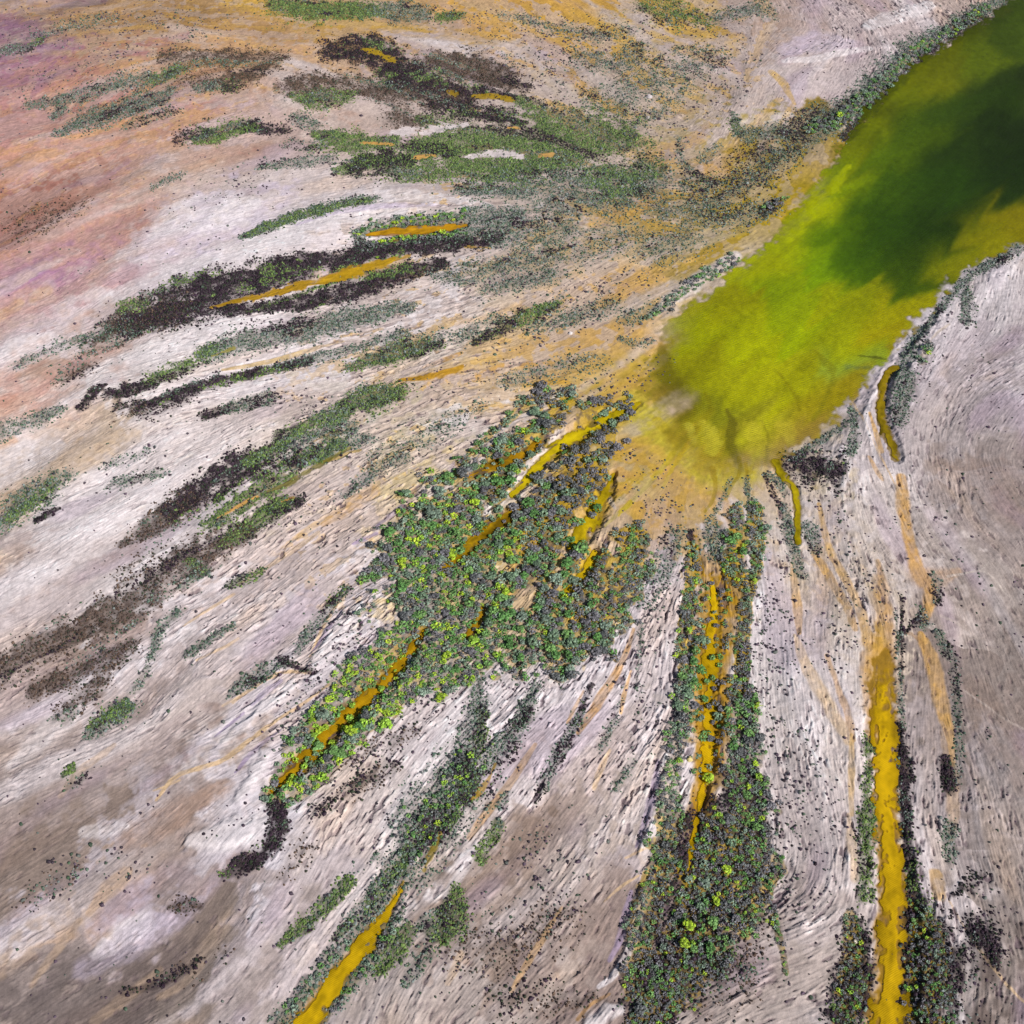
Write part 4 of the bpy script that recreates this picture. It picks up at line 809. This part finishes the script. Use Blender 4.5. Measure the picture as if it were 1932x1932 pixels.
W_ = np.pad(wet, ne, mode='constant')
GX, GY = np.meshgrid(gxs, gys)
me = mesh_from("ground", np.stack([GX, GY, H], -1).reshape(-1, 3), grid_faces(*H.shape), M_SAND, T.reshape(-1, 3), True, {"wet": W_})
link("ground", me, kind="structure")
del GX, GY, H, T, W_

# lake
LC = """1900 60 62 78 12;1850 100 92 106 12;1780 105 104 108 12;1700 170 112 120 8;1640 230 118 126 8;1750 250 72 92 10;1850 200 46 66 12;1900 300 30 46 10;1800 350 46 72 12;1700 350 66 92 12;1600 330 124 142 4
1560 380 170 178 2;1520 400 156 164 2;1580 430 86 112 8;1660 430 50 76 8;1760 430 36 56 8;1720 500 50 72 8;1850 430 134 128 4;1900 405 128 118 4;1780 500 134 132 4;1620 500 76 106 6;1550 500 124 154 4
1480 470 164 172 4;1420 520 168 172 6;1450 560 138 158 4;1350 590 154 152 8;1300 620 158 162 6;1400 640 174 178 6;1500 600 154 168 4;1600 560 154 158 4;1700 580 158 152 6;1680 650 164 152 8;1600 650 164 168 10
1500 720 174 172 14;1600 710 152 168 50;1640 690 150 165 40;1400 720 170 168 14;1300 720 158 156 10;1260 700 142 136 14;1280 760 118 108 18;1340 800 188 176 30;1370 770 130 130 24;1450 800 184 178 30;1550 780 168 152 18;1600 740 168 146 22
1500 830 172 142 50;1300 830 192 166 46;1380 860 186 156 46;1380 800 140 128 24;1240 640 150 145 12;1560 460 90 120 6;1500 420 165 172 2;1620 270 105 112 8;1670 200 90 95 10;1750 150 112 116 8;1800 60 80 88 10;1850 260 38 56 14;1800 300 42 62 14;1740 360 44 68 12;1700 420 48 74 10;1640 390 58 84 10;1600 440 64 92 8;1610 470 62 90 8;1660 480 52 78 10;1740 470 44 66 10;1700 520 66 88 8;1820 400 36 56 12;1870 350 32 50 12;1920 250 30 44 12;1920 150 44 60 14;1680 280 78 100 10;1730 220 66 86 12;1800 200 56 76 14;1560 430 100 130 6;1540 360 172 180 2;1590 290 128 136 6;1470 430 162 166 6"""
lc = idw([[float(x) for x in t.split()] for t in LC.replace("\n", ";").split(";")], 32)
st = 2
lx, ly = np.meshgrid(xs[::st], ys[::st])
sd2 = LSD[::st, ::st]
fxs, fys = fxx[::st, ::st], fyy[::st, ::st]
pa, pb = proj(1500, 480), proj(1800, 200)
la = math.atan2(pb[1] - pa[1], pb[0] - pa[0])
lu_, lv_ = lx * math.cos(la) + ly * math.sin(la), -lx * math.sin(la) + ly * math.cos(la)
def lake_noise(sc, ax, oct):
    a = noise(sc, oct, 0.6)
    return samp(a, (lu_ - 140) / ax, lv_ * 1.0 + 160)
LN1, LN2, LN3 = lake_noise(9, 4.5, 3), lake_noise(2.6, 7, 3), lake_noise(5, 3, 2)
al_, ac_ = 1.2 * LN1 + 2.6 * LN2, 0.2 * LN3
ca, sa = math.cos(la), math.sin(la)
lcol = lin(samp(lc, lx + ca * al_ - sa * ac_, ly + sa * al_ + ca * ac_, RES * CK))
lcol *= np.clip(1 + 0.09 * LN2 + 0.02 * LN3 + 0.03 * NF2[::st, ::st] + 0.04 * grain[::st, ::st], .5, 1.5)[..., None]
for c, op, pts in (((180, 188, 4), .75, "1490 450 16,1535 395 34,1572 352 30,1600 312 14"), ((112, 104, 18), .75, "1245 640 16,1258 690 30,1272 740 52,1266 780 36,1256 810 12"), ((108, 100, 22), .75, "1372 770 6,1384 795 16,1380 830 22,1392 865 20,1402 900 12"), ((128, 118, 20), .5, "1436 790 4,1452 820 8,1446 850 8,1452 890 10"),
                   ((132, 122, 14), .5, "1330 740 6,1345 770 12,1320 800 10,1290 830 12,1262 870 10"), ((128, 118, 12), .5, "1470 700 8,1500 740 10,1510 770 6"), ((128, 122, 14), .45, "1540 660 8,1580 700 14,1560 750 12,1535 790 8"), ((206, 192, 56), .7, "1330 800 20,1345 820 34,1340 850 20"), ((202, 188, 50), .6, "1420 800 30,1425 840 40,1422 870 24"),
                   ((200, 182, 50), .6, "1480 800 24,1490 830 20"), ((208, 196, 66), .6, "1300 800 14,1310 830 16"), ((92, 110, 70), .5, "1600 690 14,1640 690 12"), ((70, 70, 22), .7, "1620 668 3,1655 672 5,1685 678 4"),
                   ((66, 74, 14), .6, "1880 15 30,1800 70 24,1740 105 22,1690 145 22,1640 205 26,1600 255 20"), ((146, 110, 40), .55, "1690 655 20,1760 590 16,1850 500 16,1932 468 16"), ((168, 140, 60), .6, "1560 810 20,1610 760 20,1660 700 14")):
    sl_, q = stroke(pts)
    q = op * sst(1.35, .35, q + 0.3 * SM[sl_] * .6 + 0.25 * NF[sl_] + .15 * SF2[sl_])
    full = np.zeros((NY, NX), np.float32)
    full[sl_] = q
    q = full[::st, ::st][..., None]
    lcol = lcol * (1 - q) + q * lin(c)
lcol = lcol * np.array([1.10, 1.12, 1.0])
fl2 = flat[::st, ::st]
cover = (sst(0.1, -1.2, sd2) * (1 - fl2) + fl2 * sst(2.5, -8, sd2 + 0.8 * SM2[::st, ::st] + 0.5 * SC[::st, ::st])) * 0.97
inside = sd2 < 0.6 + 9 * fl2
cell = inside[:-1, :-1] | inside[1:, 1:] | inside[:-1, 1:] | inside[1:, :-1]


def water_sheet(name, gx, gy, cellmask, col, cov, z, mat):
    f = grid_faces(gx.shape[0], gx.shape[1], cellmask)
    used, inv = np.unique(f.ravel(), return_inverse=True)
    v = np.stack([gx.ravel()[used], gy.ravel()[used], np.full(len(used), z)], -1)
    me = mesh_from(name, v, inv.reshape(-1, 4), mat, np.clip(col.reshape(-1, 3)[used], .002, .8), True, {"cover": cov.ravel()[used]})
    return link(name, me, kind="structure")


water_sheet("lake_water", lx, ly, cell, lcol, cover, WL, M_LAKE)

wet_mask = (LSD < -0.3) & (flat < 0.35)
open_water = wet_mask.copy()
for c, sl_, s, pts in chs:
    gx, gy = np.meshgrid(xs[sl_[1]], ys[sl_[0]])
    ins = s < 1.0
    open_water[sl_] |= s < 0.8
    cell = ins[:-1, :-1] & ins[1:, 1:] & ins[:-1, 1:] & ins[1:, :-1]
    col = lin(c)[None, None, :] * np.clip(1 + 0.13 * SM[sl_] + 0.12 * SM2[sl_] + 0.08 * NF[sl_] + 0.10 * SF2[sl_] + 0.08 * grain[sl_] - 0.35 * sst(.5, 1., s), .35, 1.5)[..., None]
    cov = sst(1.0, 0.6, s + 0.2 * SF2[sl_] + 0.15 * NF2[sl_]) * 0.95
    if pts.startswith("1674"):                                   # the straight channel seeps out of the sand by degrees
        ya, yb = proj(1670, 1232)[1], proj(1670, 1345)[1]
        cov = cov * np.clip(sst(ya, yb, gy) + 0.5 * (SF2[sl_] * .5 + NF2[sl_] * .5) * sst(yb - 6, yb + 2, gy), 0, 1)
    if cell.sum() > 20:
        water_sheet("channel_water", gx, gy, cell, col, cov, WL + 0.01, M_CHAN)

# ------------------------------------------------------------------ low shrubs: thousands, one object per kind
def dome(n_ring, seed, tall=0.75):
    r = np.random.default_rng(seed)
    v = [(r.normal(0, .12), r.normal(0, .12), tall * r.uniform(.85, 1.15))]
    for rr, zz, n in ((.62, tall * .66, n_ring), (1.0, -.05, n_ring + 1)):
        off = r.uniform(0, 6)
        for k in range(n):
            a = off + 2 * math.pi * k / n + r.normal(0, .12)
            q = rr * r.uniform(.7, 1.25)
            v.append((q * math.cos(a), q * math.sin(a), zz * r.uniform(.65, 1.35) if zz > 0 else zz))
    f = []
    for k in range(n_ring):
        f.append((0, 1 + k, 1 + (k + 1) % n_ring))
    a0, b0 = 1, 1 + n_ring
    m = n_ring + 1
    va = np.array(v)
    # zip the two rings by angle
    A = sorted(range(a0, a0 + n_ring), key=lambda i: math.atan2(va[i][1], va[i][0]))
    B = sorted(range(b0, b0 + m), key=lambda i: math.atan2(va[i][1], va[i][0]))
    f = [(0, A[k], A[(k + 1) % n_ring]) for k in range(n_ring)]
    i = j = 0
    while i < n_ring or j < m:
        if j < m and (i >= n_ring or j * n_ring <= i * m):
            f.append((A[i % n_ring], B[j % m], B[(j + 1) % m])); j += 1
        else:
            f.append((A[i % n_ring], B[j % m], A[(i + 1) % n_ring])); i += 1
    return np.array(v, np.float32), np.array(f, np.int32)


TEMPL = [dome(5 if i % 2 else 6, 100 + i, .6 + .05 * (i % 6)) for i in range(12)]


def scatter_points(dens, cell, seed, mask=None):
    r = np.random.default_rng(seed)
    nx, ny = int((X1 - X0) / cell), int((Y1 - Y0) / cell)
    gx = X0 + (np.arange(nx)[None, :] + r.random((ny, nx))) * cell
    gy = Y0 + (np.arange(ny)[:, None] + r.random((ny, nx))) * cell
    ix = np.clip(((gx - X0) / RES).astype(int), 0, NX - 1)
    iy = np.clip(((gy - Y0) / RES).astype(int), 0, NY - 1)
    p = dens[iy, ix]
    if mask is not None:
        p = p * (1 - mask[iy, ix])
    keep = r.random((ny, nx)) < p
    return gx[keep], gy[keep], height[iy[keep], ix[keep]]


def low_shrubs(name, pts, size, palette, weights, seed, label, cat):
    r = np.random.default_rng(seed)
    gx, gy, gz = pts
    n = len(gx)
    pal = lin(np.array(palette))
    pc = pal[r.choice(len(pal), n, p=np.array(weights) / sum(weights))] * r.uniform(.7, 1.35, (n, 1))
    sz = np.clip(r.lognormal(math.log(size), .32, n), size * .45, size * 2.2)
    rot = r.uniform(0, 2 * math.pi, n)
    sq = r.uniform(.75, 1.3, n)
    tid = r.integers(0, len(TEMPL), n)
    V, F, K = [], [], []
    base_i = 0
    for t, (tv, tf) in enumerate(TEMPL):
        q = np.nonzero(tid == t)[0]
        if not len(q):
            continue
        c, s = np.cos(rot[q]), np.sin(rot[q])
        x = tv[None, :, 0] * c[:, None] - tv[None, :, 1] * s[:, None] * sq[q][:, None]
        y = tv[None, :, 0] * s[:, None] + tv[None, :, 1] * c[:, None] * sq[q][:, None]
        vv = np.stack([gx[q][:, None] + x * sz[q][:, None] / 2, gy[q][:, None] + y * sz[q][:, None] / 2, gz[q][:, None] + np.broadcast_to(tv[None, :, 2], x.shape) * sz[q][:, None] * .62], -1)
        kk = pc[q][:, None, :] * r.uniform(.75, 1.25, (len(q), len(tv), 1))
        F.append((tf[None] + base_i + np.arange(len(q))[:, None, None] * len(tv)).reshape(-1, 3))
        V.append(vv.reshape(-1, 3)); K.append(kk.reshape(-1, 3))
        base_i += len(q) * len(tv)
    me = mesh_from(name, np.concatenate(V), np.concatenate(F), M_LEAF, np.clip(np.concatenate(K), .004, .8))
    o = link(name, me, kind="stuff", label=label, category=cat)
    print(name, n)
    return o


ow = open_water.astype(np.float32) * .97
low_shrubs("green_saltbush", scatter_points(D['green'], .225, 1, ow), .27, [(98, 120, 60), (82, 104, 60), (116, 138, 76), (62, 80, 58)], [4, 3, 3, 2], 1,
           "carpet of low green saltbush in streaks over the pale sand flats", "saltbush")
low_shrubs("grey_saltbush", scatter_points(D['grey'] * .9, .25, 2, ow), .27, [(112, 128, 112), (92, 112, 98), (74, 96, 72), (134, 142, 138), (66, 66, 70)], [3, 3, 3, 2, 2], 2,
           "grey green low scrub speckled along the banks and flats", "scrub")
low_shrubs("dark_scrub", scatter_points(D['dark'], .24, 3, ow), .29, [(50, 34, 46), (64, 46, 60), (38, 33, 36), (50, 62, 42)], [4, 3, 3, 2], 3,
           "purple black low scrub filling the dark hollows of the flats", "scrub")
low_shrubs("brown_scrub", scatter_points(D['brown'] * .8, .25, 4, ow), .25, [(86, 68, 58), (64, 52, 46), (104, 84, 70), (58, 64, 48)], [4, 3, 2, 2], 4,
           "brown withered scrub in long streaks across the pale sand", "scrub")
low_shrubs("scattered_tussocks", scatter_points(np.clip(D['violet'] * .95 + (LSD > 1) * np.clip(AMP + .12, 0, 1) * (0.012 + 0.10 * sst(.7, 2.2, SF2 + .5 * SM + .6 * NF2)), 0, 1), .38, 5, ow), .30, [(88, 72, 86), (64, 54, 62), (104, 108, 102), (72, 88, 72)], [4, 3, 2, 2], 5,
           "sparse violet grey tussocks dotting the bare sand between channels", "tussock")

# ------------------------------------------------------------------ mangrove bushes
def lump(r, n=1):
    """a small faceted leaf clump: jittered octahedron-like ball"""
    v = np.array([(1, 0, 0), (-1, 0, 0), (0, 1, 0), (0, -1, 0), (0, 0, 1), (.6, .6, .5), (-.6, .6, .5), (-.6, -.6, .5), (.6, -.6, .5)], float)
    f = np.array([(4, 5, 6), (4, 6, 7), (4, 7, 8), (4, 8, 5), (5, 0, 2), (5, 2, 6), (6, 2, 1), (6, 1, 7), (7, 1, 3), (7, 3, 8), (8, 3, 0), (8, 0, 5)])
    v = v * r.uniform(.75, 1.3, (len(v), 1)) + r.normal(0, .08, v.shape)
    a = r.uniform(0, 6.28)
    c, s = math.cos(a), math.sin(a)
    v = np.stack([v[:, 0] * c - v[:, 1] * s, v[:, 0] * s + v[:, 1] * c, v[:, 2]], 1)
    return v, f


def bush_template(seed, lumps, leaves):
    """unit bush, radius 1, height about 1.1: leaf clumps through a lobed crown, loose leaves at the rim, short stems below"""
    r = np.random.default_rng(seed)
    V, F, K = [], [], []
    b = 0
    ph = r.uniform(0, 6.28, 3)

    def rim(a):
        return 1 + .13 * math.sin(2 * a + ph[0]) + .12 * math.sin(3 * a + ph[1]) + .09 * math.sin(5 * a + ph[2])
    for k in range(lumps):
        a = r.uniform(0, 6.283)
        q = math.sqrt(r.uniform(0, 1)) * .82
        z = .25 + .75 * math.sqrt(max(0, 1 - q * q)) * r.uniform(.6, 1.08)
        v, f = lump(r)
        sc = r.uniform(.16, .30)
        v = v * sc * np.array([1, 1, .8]) + np.array([q * rim(a) * math.cos(a), q * rim(a) * math.sin(a), z * .95])
        V.append(v); F.append(f + b); b += len(v)
        K.append(np.full((len(v), 1), r.uniform(.5, 1.6)) * r.uniform(.8, 1.2, (len(v), 1)))
    for k in range(leaves):
        a = r.uniform(0, 6.283)
        q = r.uniform(.5, 1.0)
        z = .15 + .85 * math.sqrt(max(0, 1 - (q * .93) ** 2)) * r.uniform(.5, 1.1)
        c = np.array([q * rim(a) * math.cos(a), q * rim(a) * math.sin(a), z])
        d = r.normal(0, 1, (3, 3)) * .13
        V.append(c + d); F.append(np.array([[b, b + 1, b + 2]])); b += 3
        K.append(np.full((3, 1), r.uniform(.4, 1.8)))
    for k in range(4):                                           # stems
        a = r.uniform(0, 6.283)
        p0 = np.array([.12 * math.cos(a), .12 * math.sin(a), -.3]); p1 = np.array([.5 * math.cos(a), .5 * math.sin(a), .5])
        o1, o2 = np.array([.05, 0, 0]), np.array([0, .05, 0])
        V.append(np.array([p0 - o1, p0 + o1, p1, p0 + o2])); F.append(np.array([[b, b + 1, b + 2], [b + 1, b + 3, b + 2], [b + 3, b, b + 2]])); b += 4
        K.append(np.full((4, 1), .5))
    return np.concatenate(V).astype(np.float32), np.concatenate(F).astype(np.int32), np.concatenate(K).astype(np.float32)


KINDS = {'grey-green': [(122, 140, 122), (104, 126, 100)], 'dark grey': [(110, 108, 112), (96, 98, 98)], 'green': [(88, 130, 68), (104, 140, 78)], 'lime': [(160, 188, 52), (136, 172, 58)]}
KN = list(KINDS)
MIX = up(idw([[float(x) for x in t.split()] for t in """1100 800 3 5 1 0;1050 900 3 6 1 .1;1150 900 3 4 .5 0;950 850 5 2 3 .2;880 920 5 2 3 .6;800 1000 4 2 4 1.2;760 1080 4 2 3 .6;850 1080 3 2 4 1.8;900 1150 3 2 4 2.2;820 1180 3 2 4 2.4;780 1150 3 2 4 2.8
1000 1150 4 3 4 .5;1080 1150 4 4 3 .3;1180 1060 4 4 3 .3;1050 1220 4 3 4 .5;780 1250 3 2 3 2.4;700 1320 2 2 4 3.5;600 1400 2 2 4 3.5;530 1480 3 2 3 1.5;1300 1150 4 2 3 .6;1290 1300 4 2 3 .6;1270 1450 4 3 3 .5;1240 1600 4 3 3 .4;1210 1800 3 4 2 .4
1340 1200 2 6 1 .1;1340 1400 2 4 3 .8;1410 1300 2 3 4 .3;1420 1450 3 5 3 .5;1420 1600 2 6 3 .5;1360 1720 2 6 3 .9;1300 1850 2 6 2 .4;1300 540 4 3 3 .2;780 420 2 2 4 2;1770 1780 2 4 2 .2;1700 700 4 3 2 .1;640 1800 4 3 4 .2""".replace("\n", ";").split(";")], 60))
r = np.random.default_rng(21)
bush = []                                                        # x, y, radius, colour
GCELL = 1.0
cand = scatter_points(wood ** 1.2, .40, 31)
order = r.permutation(len(cand[0]))
occ = {}
sizef = field("1100 800 1.0;900 1050 .95;1050 900 1.05;850 1150 .92;1000 1200 .95;600 1400 .95;1340 1300 1;1420 1500 .56;1270 1500 .58;1250 1700 .52;1350 1700 .55;1280 1880 .5;1300 540 .8;780 420 .7;1770 1780 .42;1610 1850 .42;640 1800 .55;880 1250 .7;700 1230 .65;1290 1150 .62;1400 1050 .75;1420 1250 .52;850 1500 .55", 60)
owf = open_water
for i in order:
    x, y = float(cand[0][i]), float(cand[1][i])
    ix, iy = int((x - X0) / RES), int((y - Y0) / RES)
    s_ = float(sizef[iy, ix])
    rad = float(np.clip(r.lognormal(math.log(.58 * s_), .30), .2, 1.35))
    if owf[iy, ix]:
        if r.random() > .10 or LSD[iy, ix] < -2:
            continue
    ok = True
    cx, cy = int(x / GCELL), int(y / GCELL)
    for a in range(cx - 2, cx + 3):
        for b in range(cy - 2, cy + 3):
            for (x2, y2, r2) in occ.get((a, b), ()):
                if (x - x2) ** 2 + (y - y2) ** 2 < (.57 * (rad + r2)) ** 2:
                    ok = False
                    break
            if not ok:
                break
        if not ok:
            break
    if not ok:
        continue
    occ.setdefault((cx, cy), []).append((x, y, rad))
    mx_ = np.clip(MIX[iy, ix], .01, 9)
    kd = int(r.choice(4, p=mx_ / mx_.sum()))
    bush.append([x, y, max(float(height[iy, ix]), WL if owf[iy, ix] else -9), rad, kd])
# bushes that stand alone, traced one by one: u v width colour
SOLO = """1165 848 26 1;1183 835 20 1;1137 872 24 0;1100 893 20 1;1072 908 18 1;1020 925 16 1;1004 938 14 1;1060 905 16 1;1085 922 18 1;1130 908 18 1;1078 948 20 1;1118 972 18 1;965 896 18 0;985 880 16 0
1334 1285 16 2;1348 1298 12 1;1345 1278 14 2;1330 1318 18 2;1338 1332 16 1;1374 1342 20 2;1360 1338 16 1;1322 1358 18 0;1345 1362 12 1;1340 1392 18 1;1336 1468 26 3;1316 1428 18 0;1357 1400 16 1;1342 1100 16 1;1362 1115 16 1;1330 1130 14 1;1352 1180 14 1;1344 1240 16 2
650 1376 20 3;660 1355 20 3;628 1402 20 3;690 1340 20 2;665 1330 16 3;590 1470 18 3;574 1445 18 3;614 1372 16 3;720 1300 18 3;1400 1450 20 2;1432 1466 20 3;1410 1500 22 2;1280 1440 16 3;1372 1640 22 3;1352 1700 26 3;1300 1745 28 3;1345 1740 26 2;1292 1780 24 3;1310 1790 20 2
1340 1790 24 2;1300 1660 20 0;1380 1590 24 0;1428 1560 22 2;1426 1440 14 3;778 412 11 2;790 408 11 3;800 412 10 3;812 410 10 0;742 450 10 3;770 447 12 3;775 452 9 2;845 444 9 3;712 484 8 3;700 418 10 2;1464 378 14 1;1452 392 14 1;1474 384 12 1;1412 428 9 1
1300 1215 14 1;1170 760 14 1;1192 762 12 1;1222 640 9 1;1210 612 9 1;1362 512 12 1;1386 498 14 1;1378 482 12 0;1268 588 12 1"""
for it in SOLO.replace("\n", ";").split(";"):
    u, v, wd, kd = map(float, it.split())
    x, y = map(float, proj(u, v))
    x2, _ = proj(u + wd, v)
    rad = (float(x2) - x) / 2 * .84
    bush = [b for b in bush if (b[0] - x) ** 2 + (b[1] - y) ** 2 > (.75 * (b[3] + rad)) ** 2]
    ix, iy = int((x - X0) / RES), int((y - Y0) / RES)
    bush.append([x, y, max(float(height[iy, ix]), WL), rad, int(kd)])
NSOLO = len(SOLO.replace("\n", ";").split(";"))
solo_set = {id(b) for b in bush[-NSOLO:]}
print("bushes", len(bush))


def upx(x, y):
    """photo position of a ground point (to rank things by the size they show)"""
    dx, dy, dz = x, y, -CAM_H
    d = dy * cp_ + CAM_H * sp_
    return 966 * (1 + dx / d / TT), 966 * (1 - (dy * sp_ - CAM_H * cp_) / d / TT), d


for b in bush:
    u, v, d = upx(b[0], b[1])
    b += [u, v, b[3] / d]
inframe = [b for b in bush if 6 < b[5] < 1926 and 6 < b[6] < 1926]
inframe.sort(key=lambda b: -(b[7] + (10 if id(b) in solo_set else 0)))
single = inframe[:300]
single_ids = {id(b) for b in single}
rest = [b for b in bush if id(b) not in single_ids]

# the mass of the wood
TB = [bush_template(500 + i, 16, 14) for i in range(8)]
V, F, K = [], [], []
bi = 0
r = np.random.default_rng(77)
for b in rest:
    tv, tf, tk = TB[r.integers(0, len(TB))]
    a = r.uniform(0, 6.283)
    c, s = math.cos(a) * b[3], math.sin(a) * b[3]
    pal = lin(KINDS[KN[b[4]]][r.integers(0, 2)]) * r.uniform(.85, 1.25)
    V.append(np.stack([b[0] + tv[:, 0] * c - tv[:, 1] * s, b[1] + tv[:, 0] * s + tv[:, 1] * c, b[2] + tv[:, 2] * b[3]], 1))
    F.append(tf + bi); bi += len(tv)
    K.append(pal[None] * tk)
me = mesh_from("mangrove_shrubbery", np.concatenate(V), np.concatenate(F), M_LEAF, np.clip(np.concatenate(K), .004, .8))
link("mangrove_shrubbery", me, kind="stuff", label="dense wood of small mangrove bushes in the ochre shallows and along channel banks", category="mangrove")

# the 300 that show largest, each its own object
ZONES = [(1165, 848, "in the yellow pool heading the central wood"), (1060, 905, "by the yellow creek through the central wood"), (940, 870, "on the central wood's northwest rim"), (1120, 760, "at the central wood's lake end"),
 (1130, 960, "on the ochre flat beside the central wood"), (1020, 1000, "by the ochre clearing in the central wood"), (850, 960, "on the central wood's white sand rim"), (770, 1060, "at the central wood's western bulge"),
 (880, 1060, "in the central wood's crowded heart"), (860, 1160, "in the central wood's yellowish southwest"), (960, 1150, "in the central wood's green south"), (1060, 1100, "by the central wood's eastern yellow creek"),
 (1180, 1050, "in the central wood's eastern lobe"), (1090, 1190, "in the central wood's southern lobe"), (760, 1240, "where the left arm leaves the central wood"), (690, 1310, "on the left ochre arm's upper part"),
 (620, 1390, "on the left ochre arm's middle part"), (550, 1460, "at the left ochre arm's lower end"), (1310, 1080, "on the south channel's uppermost west bank"), (1390, 1030, "on ochre islands heading the south channel"),
 (1340, 1180, "in the south channel's upper amber water"), (1290, 1260, "on the south channel's upper west bank"), (1410, 1230, "on the south channel's upper east bank"), (1340, 1330, "in the south channel's middle yellow water"),
 (1275, 1420, "on the south channel's middle west bank"), (1415, 1400, "on the south channel's middle east bank"), (1335, 1470, "in the south channel's lower ochre pool"), (1420, 1530, "in dark thicket by the south channel's pool"),
 (1250, 1570, "in the south channel's lower west fringe"), (1390, 1640, "in the dark thicket below the ochre pool"), (1310, 1650, "beside the last ochre water of the south channel"), (1230, 1700, "on the southern thicket's pale scarp side"),
 (1330, 1740, "where the south channel ends"), (1250, 1840, "in scrub at the photo's bottom edge"), (1320, 520, "on the white rim of the lake"), (1460, 385, "standing in the lake shallows"),
 (780, 410, "on the north bank of the far orange pond"), (770, 450, "on the south bank of the far orange pond"), (1760, 1780, "in dark scrub by the straight yellow channel"), (640, 1810, "by the golden channel at bottom left"), (850, 1500, "in the grey scrub of the second arm"), (1690, 700, "by the creek at the lake corner")]
ORD = ["first", "second", "third", "fourth", "fifth", "sixth", "seventh", "eighth", "ninth", "tenth", "eleventh", "twelfth", "thirteenth", "fourteenth", "fifteenth", "sixteenth", "seventeenth", "eighteenth", "nineteenth", "twentieth"]
COLW = {'grey-green': "grey-green", 'dark grey': "dark grey", 'green': "leaf-green", 'lime': "lime-green"}
protos = {}
TBH = [bush_template(900 + i, 34, 46) for i in range(6)]
for kd, kn in enumerate(KN):
    for i, (tv, tf, tk) in enumerate(TBH):
        pal = lin(KINDS[kn][i % 2])
        protos[kd, i] = mesh_from("mangrove_bush", tv, tf, M_LEAF, np.clip(pal[None] * tk, .004, .8))
cells = {}
for b in single:
    z = min(range(len(ZONES)), key=lambda i: (ZONES[i][0] - b[5]) ** 2 + (ZONES[i][1] - b[6]) ** 2)
    cells.setdefault((z, b[4]), []).append(b)
r = np.random.default_rng(5)
for (z, kd), lst in sorted(cells.items()):
    lst.sort(key=lambda b: b[6])
    big = max(lst, key=lambda b: b[7]) if len(lst) > 2 else None
    zt = ZONES[z][2]
    for k_, b in enumerate(lst):
        cw = COLW[KN[kd]]
        if len(lst) == 1:
            lab = f"only {cw} large bush {zt}"
        elif len(lst) == 2:
            lab = f"{('upper', 'lower')[k_]} of two {cw} bushes {zt}"
        elif b is big:
            lab = f"largest {cw} bush {zt}"
        elif k_ == len(lst) - 1:
            lab = f"lowest {cw} bush {zt}"
        else:
            lab = f"{ORD[min(k_, 19)]} {cw} bush from the top {zt}"
        o = bpy.data.objects.new("mangrove_bush", protos[kd, int(r.integers(0, 6))])
        COL.objects.link(o)
        o.location = (b[0], b[1], b[2])
        o.rotation_euler = (0, 0, r.uniform(0, 6.283))
        o.scale = (b[3], b[3] * r.uniform(.85, 1.15), b[3] * r.uniform(.85, 1.1))
        o["label"] = lab
        o["category"] = "bush"
        o["group"] = "mangrove bushes in and beside the shallow water"

# ------------------------------------------------------------------ pale boulders
def boulder(u, v, wd, col, label):
    x, y = map(float, proj(u, v))
    x2, _ = proj(u + wd, v)
    rad = (float(x2) - x) / 2
    ix, iy = int((x - X0) / RES), int((y - Y0) / RES)
    rr = np.random.default_rng(int(u + v))
    tv, tf = dome(7, int(u * 3 + v), .8)
    me = mesh_from("boulder", tv * rad, tf, M_ROCK, lin(col) * rr.uniform(.85, 1.1, (len(tv), 1)))
    o = link("boulder", me, label=label, category="rock", group="pale boulders on the flats")
    o.location = (x, y, float(height[iy, ix]))


M_ROCK = shrub_material("pale_stone")
M_ROCK.node_tree.nodes["Principled BSDF"].inputs["Roughness"].default_value = .9
boulder(1224, 185, 13, (200, 190, 190), "pale grey boulder alone on the ochre meadow left of the lake")
boulder(1222, 225, 9, (190, 180, 175), "small pale boulder below the larger one on the ochre meadow")
boulder(1076, 629, 9, (210, 202, 200), "white boulder on the orange mud left of the green lake")
boulder(1300, 1437, 14, (206, 190, 130), "cream boulder in the scrub west of the south channel")
boulder(1614, 1777, 10, (226, 214, 190), "white boulder in dark scrub left of the straight yellow channel")
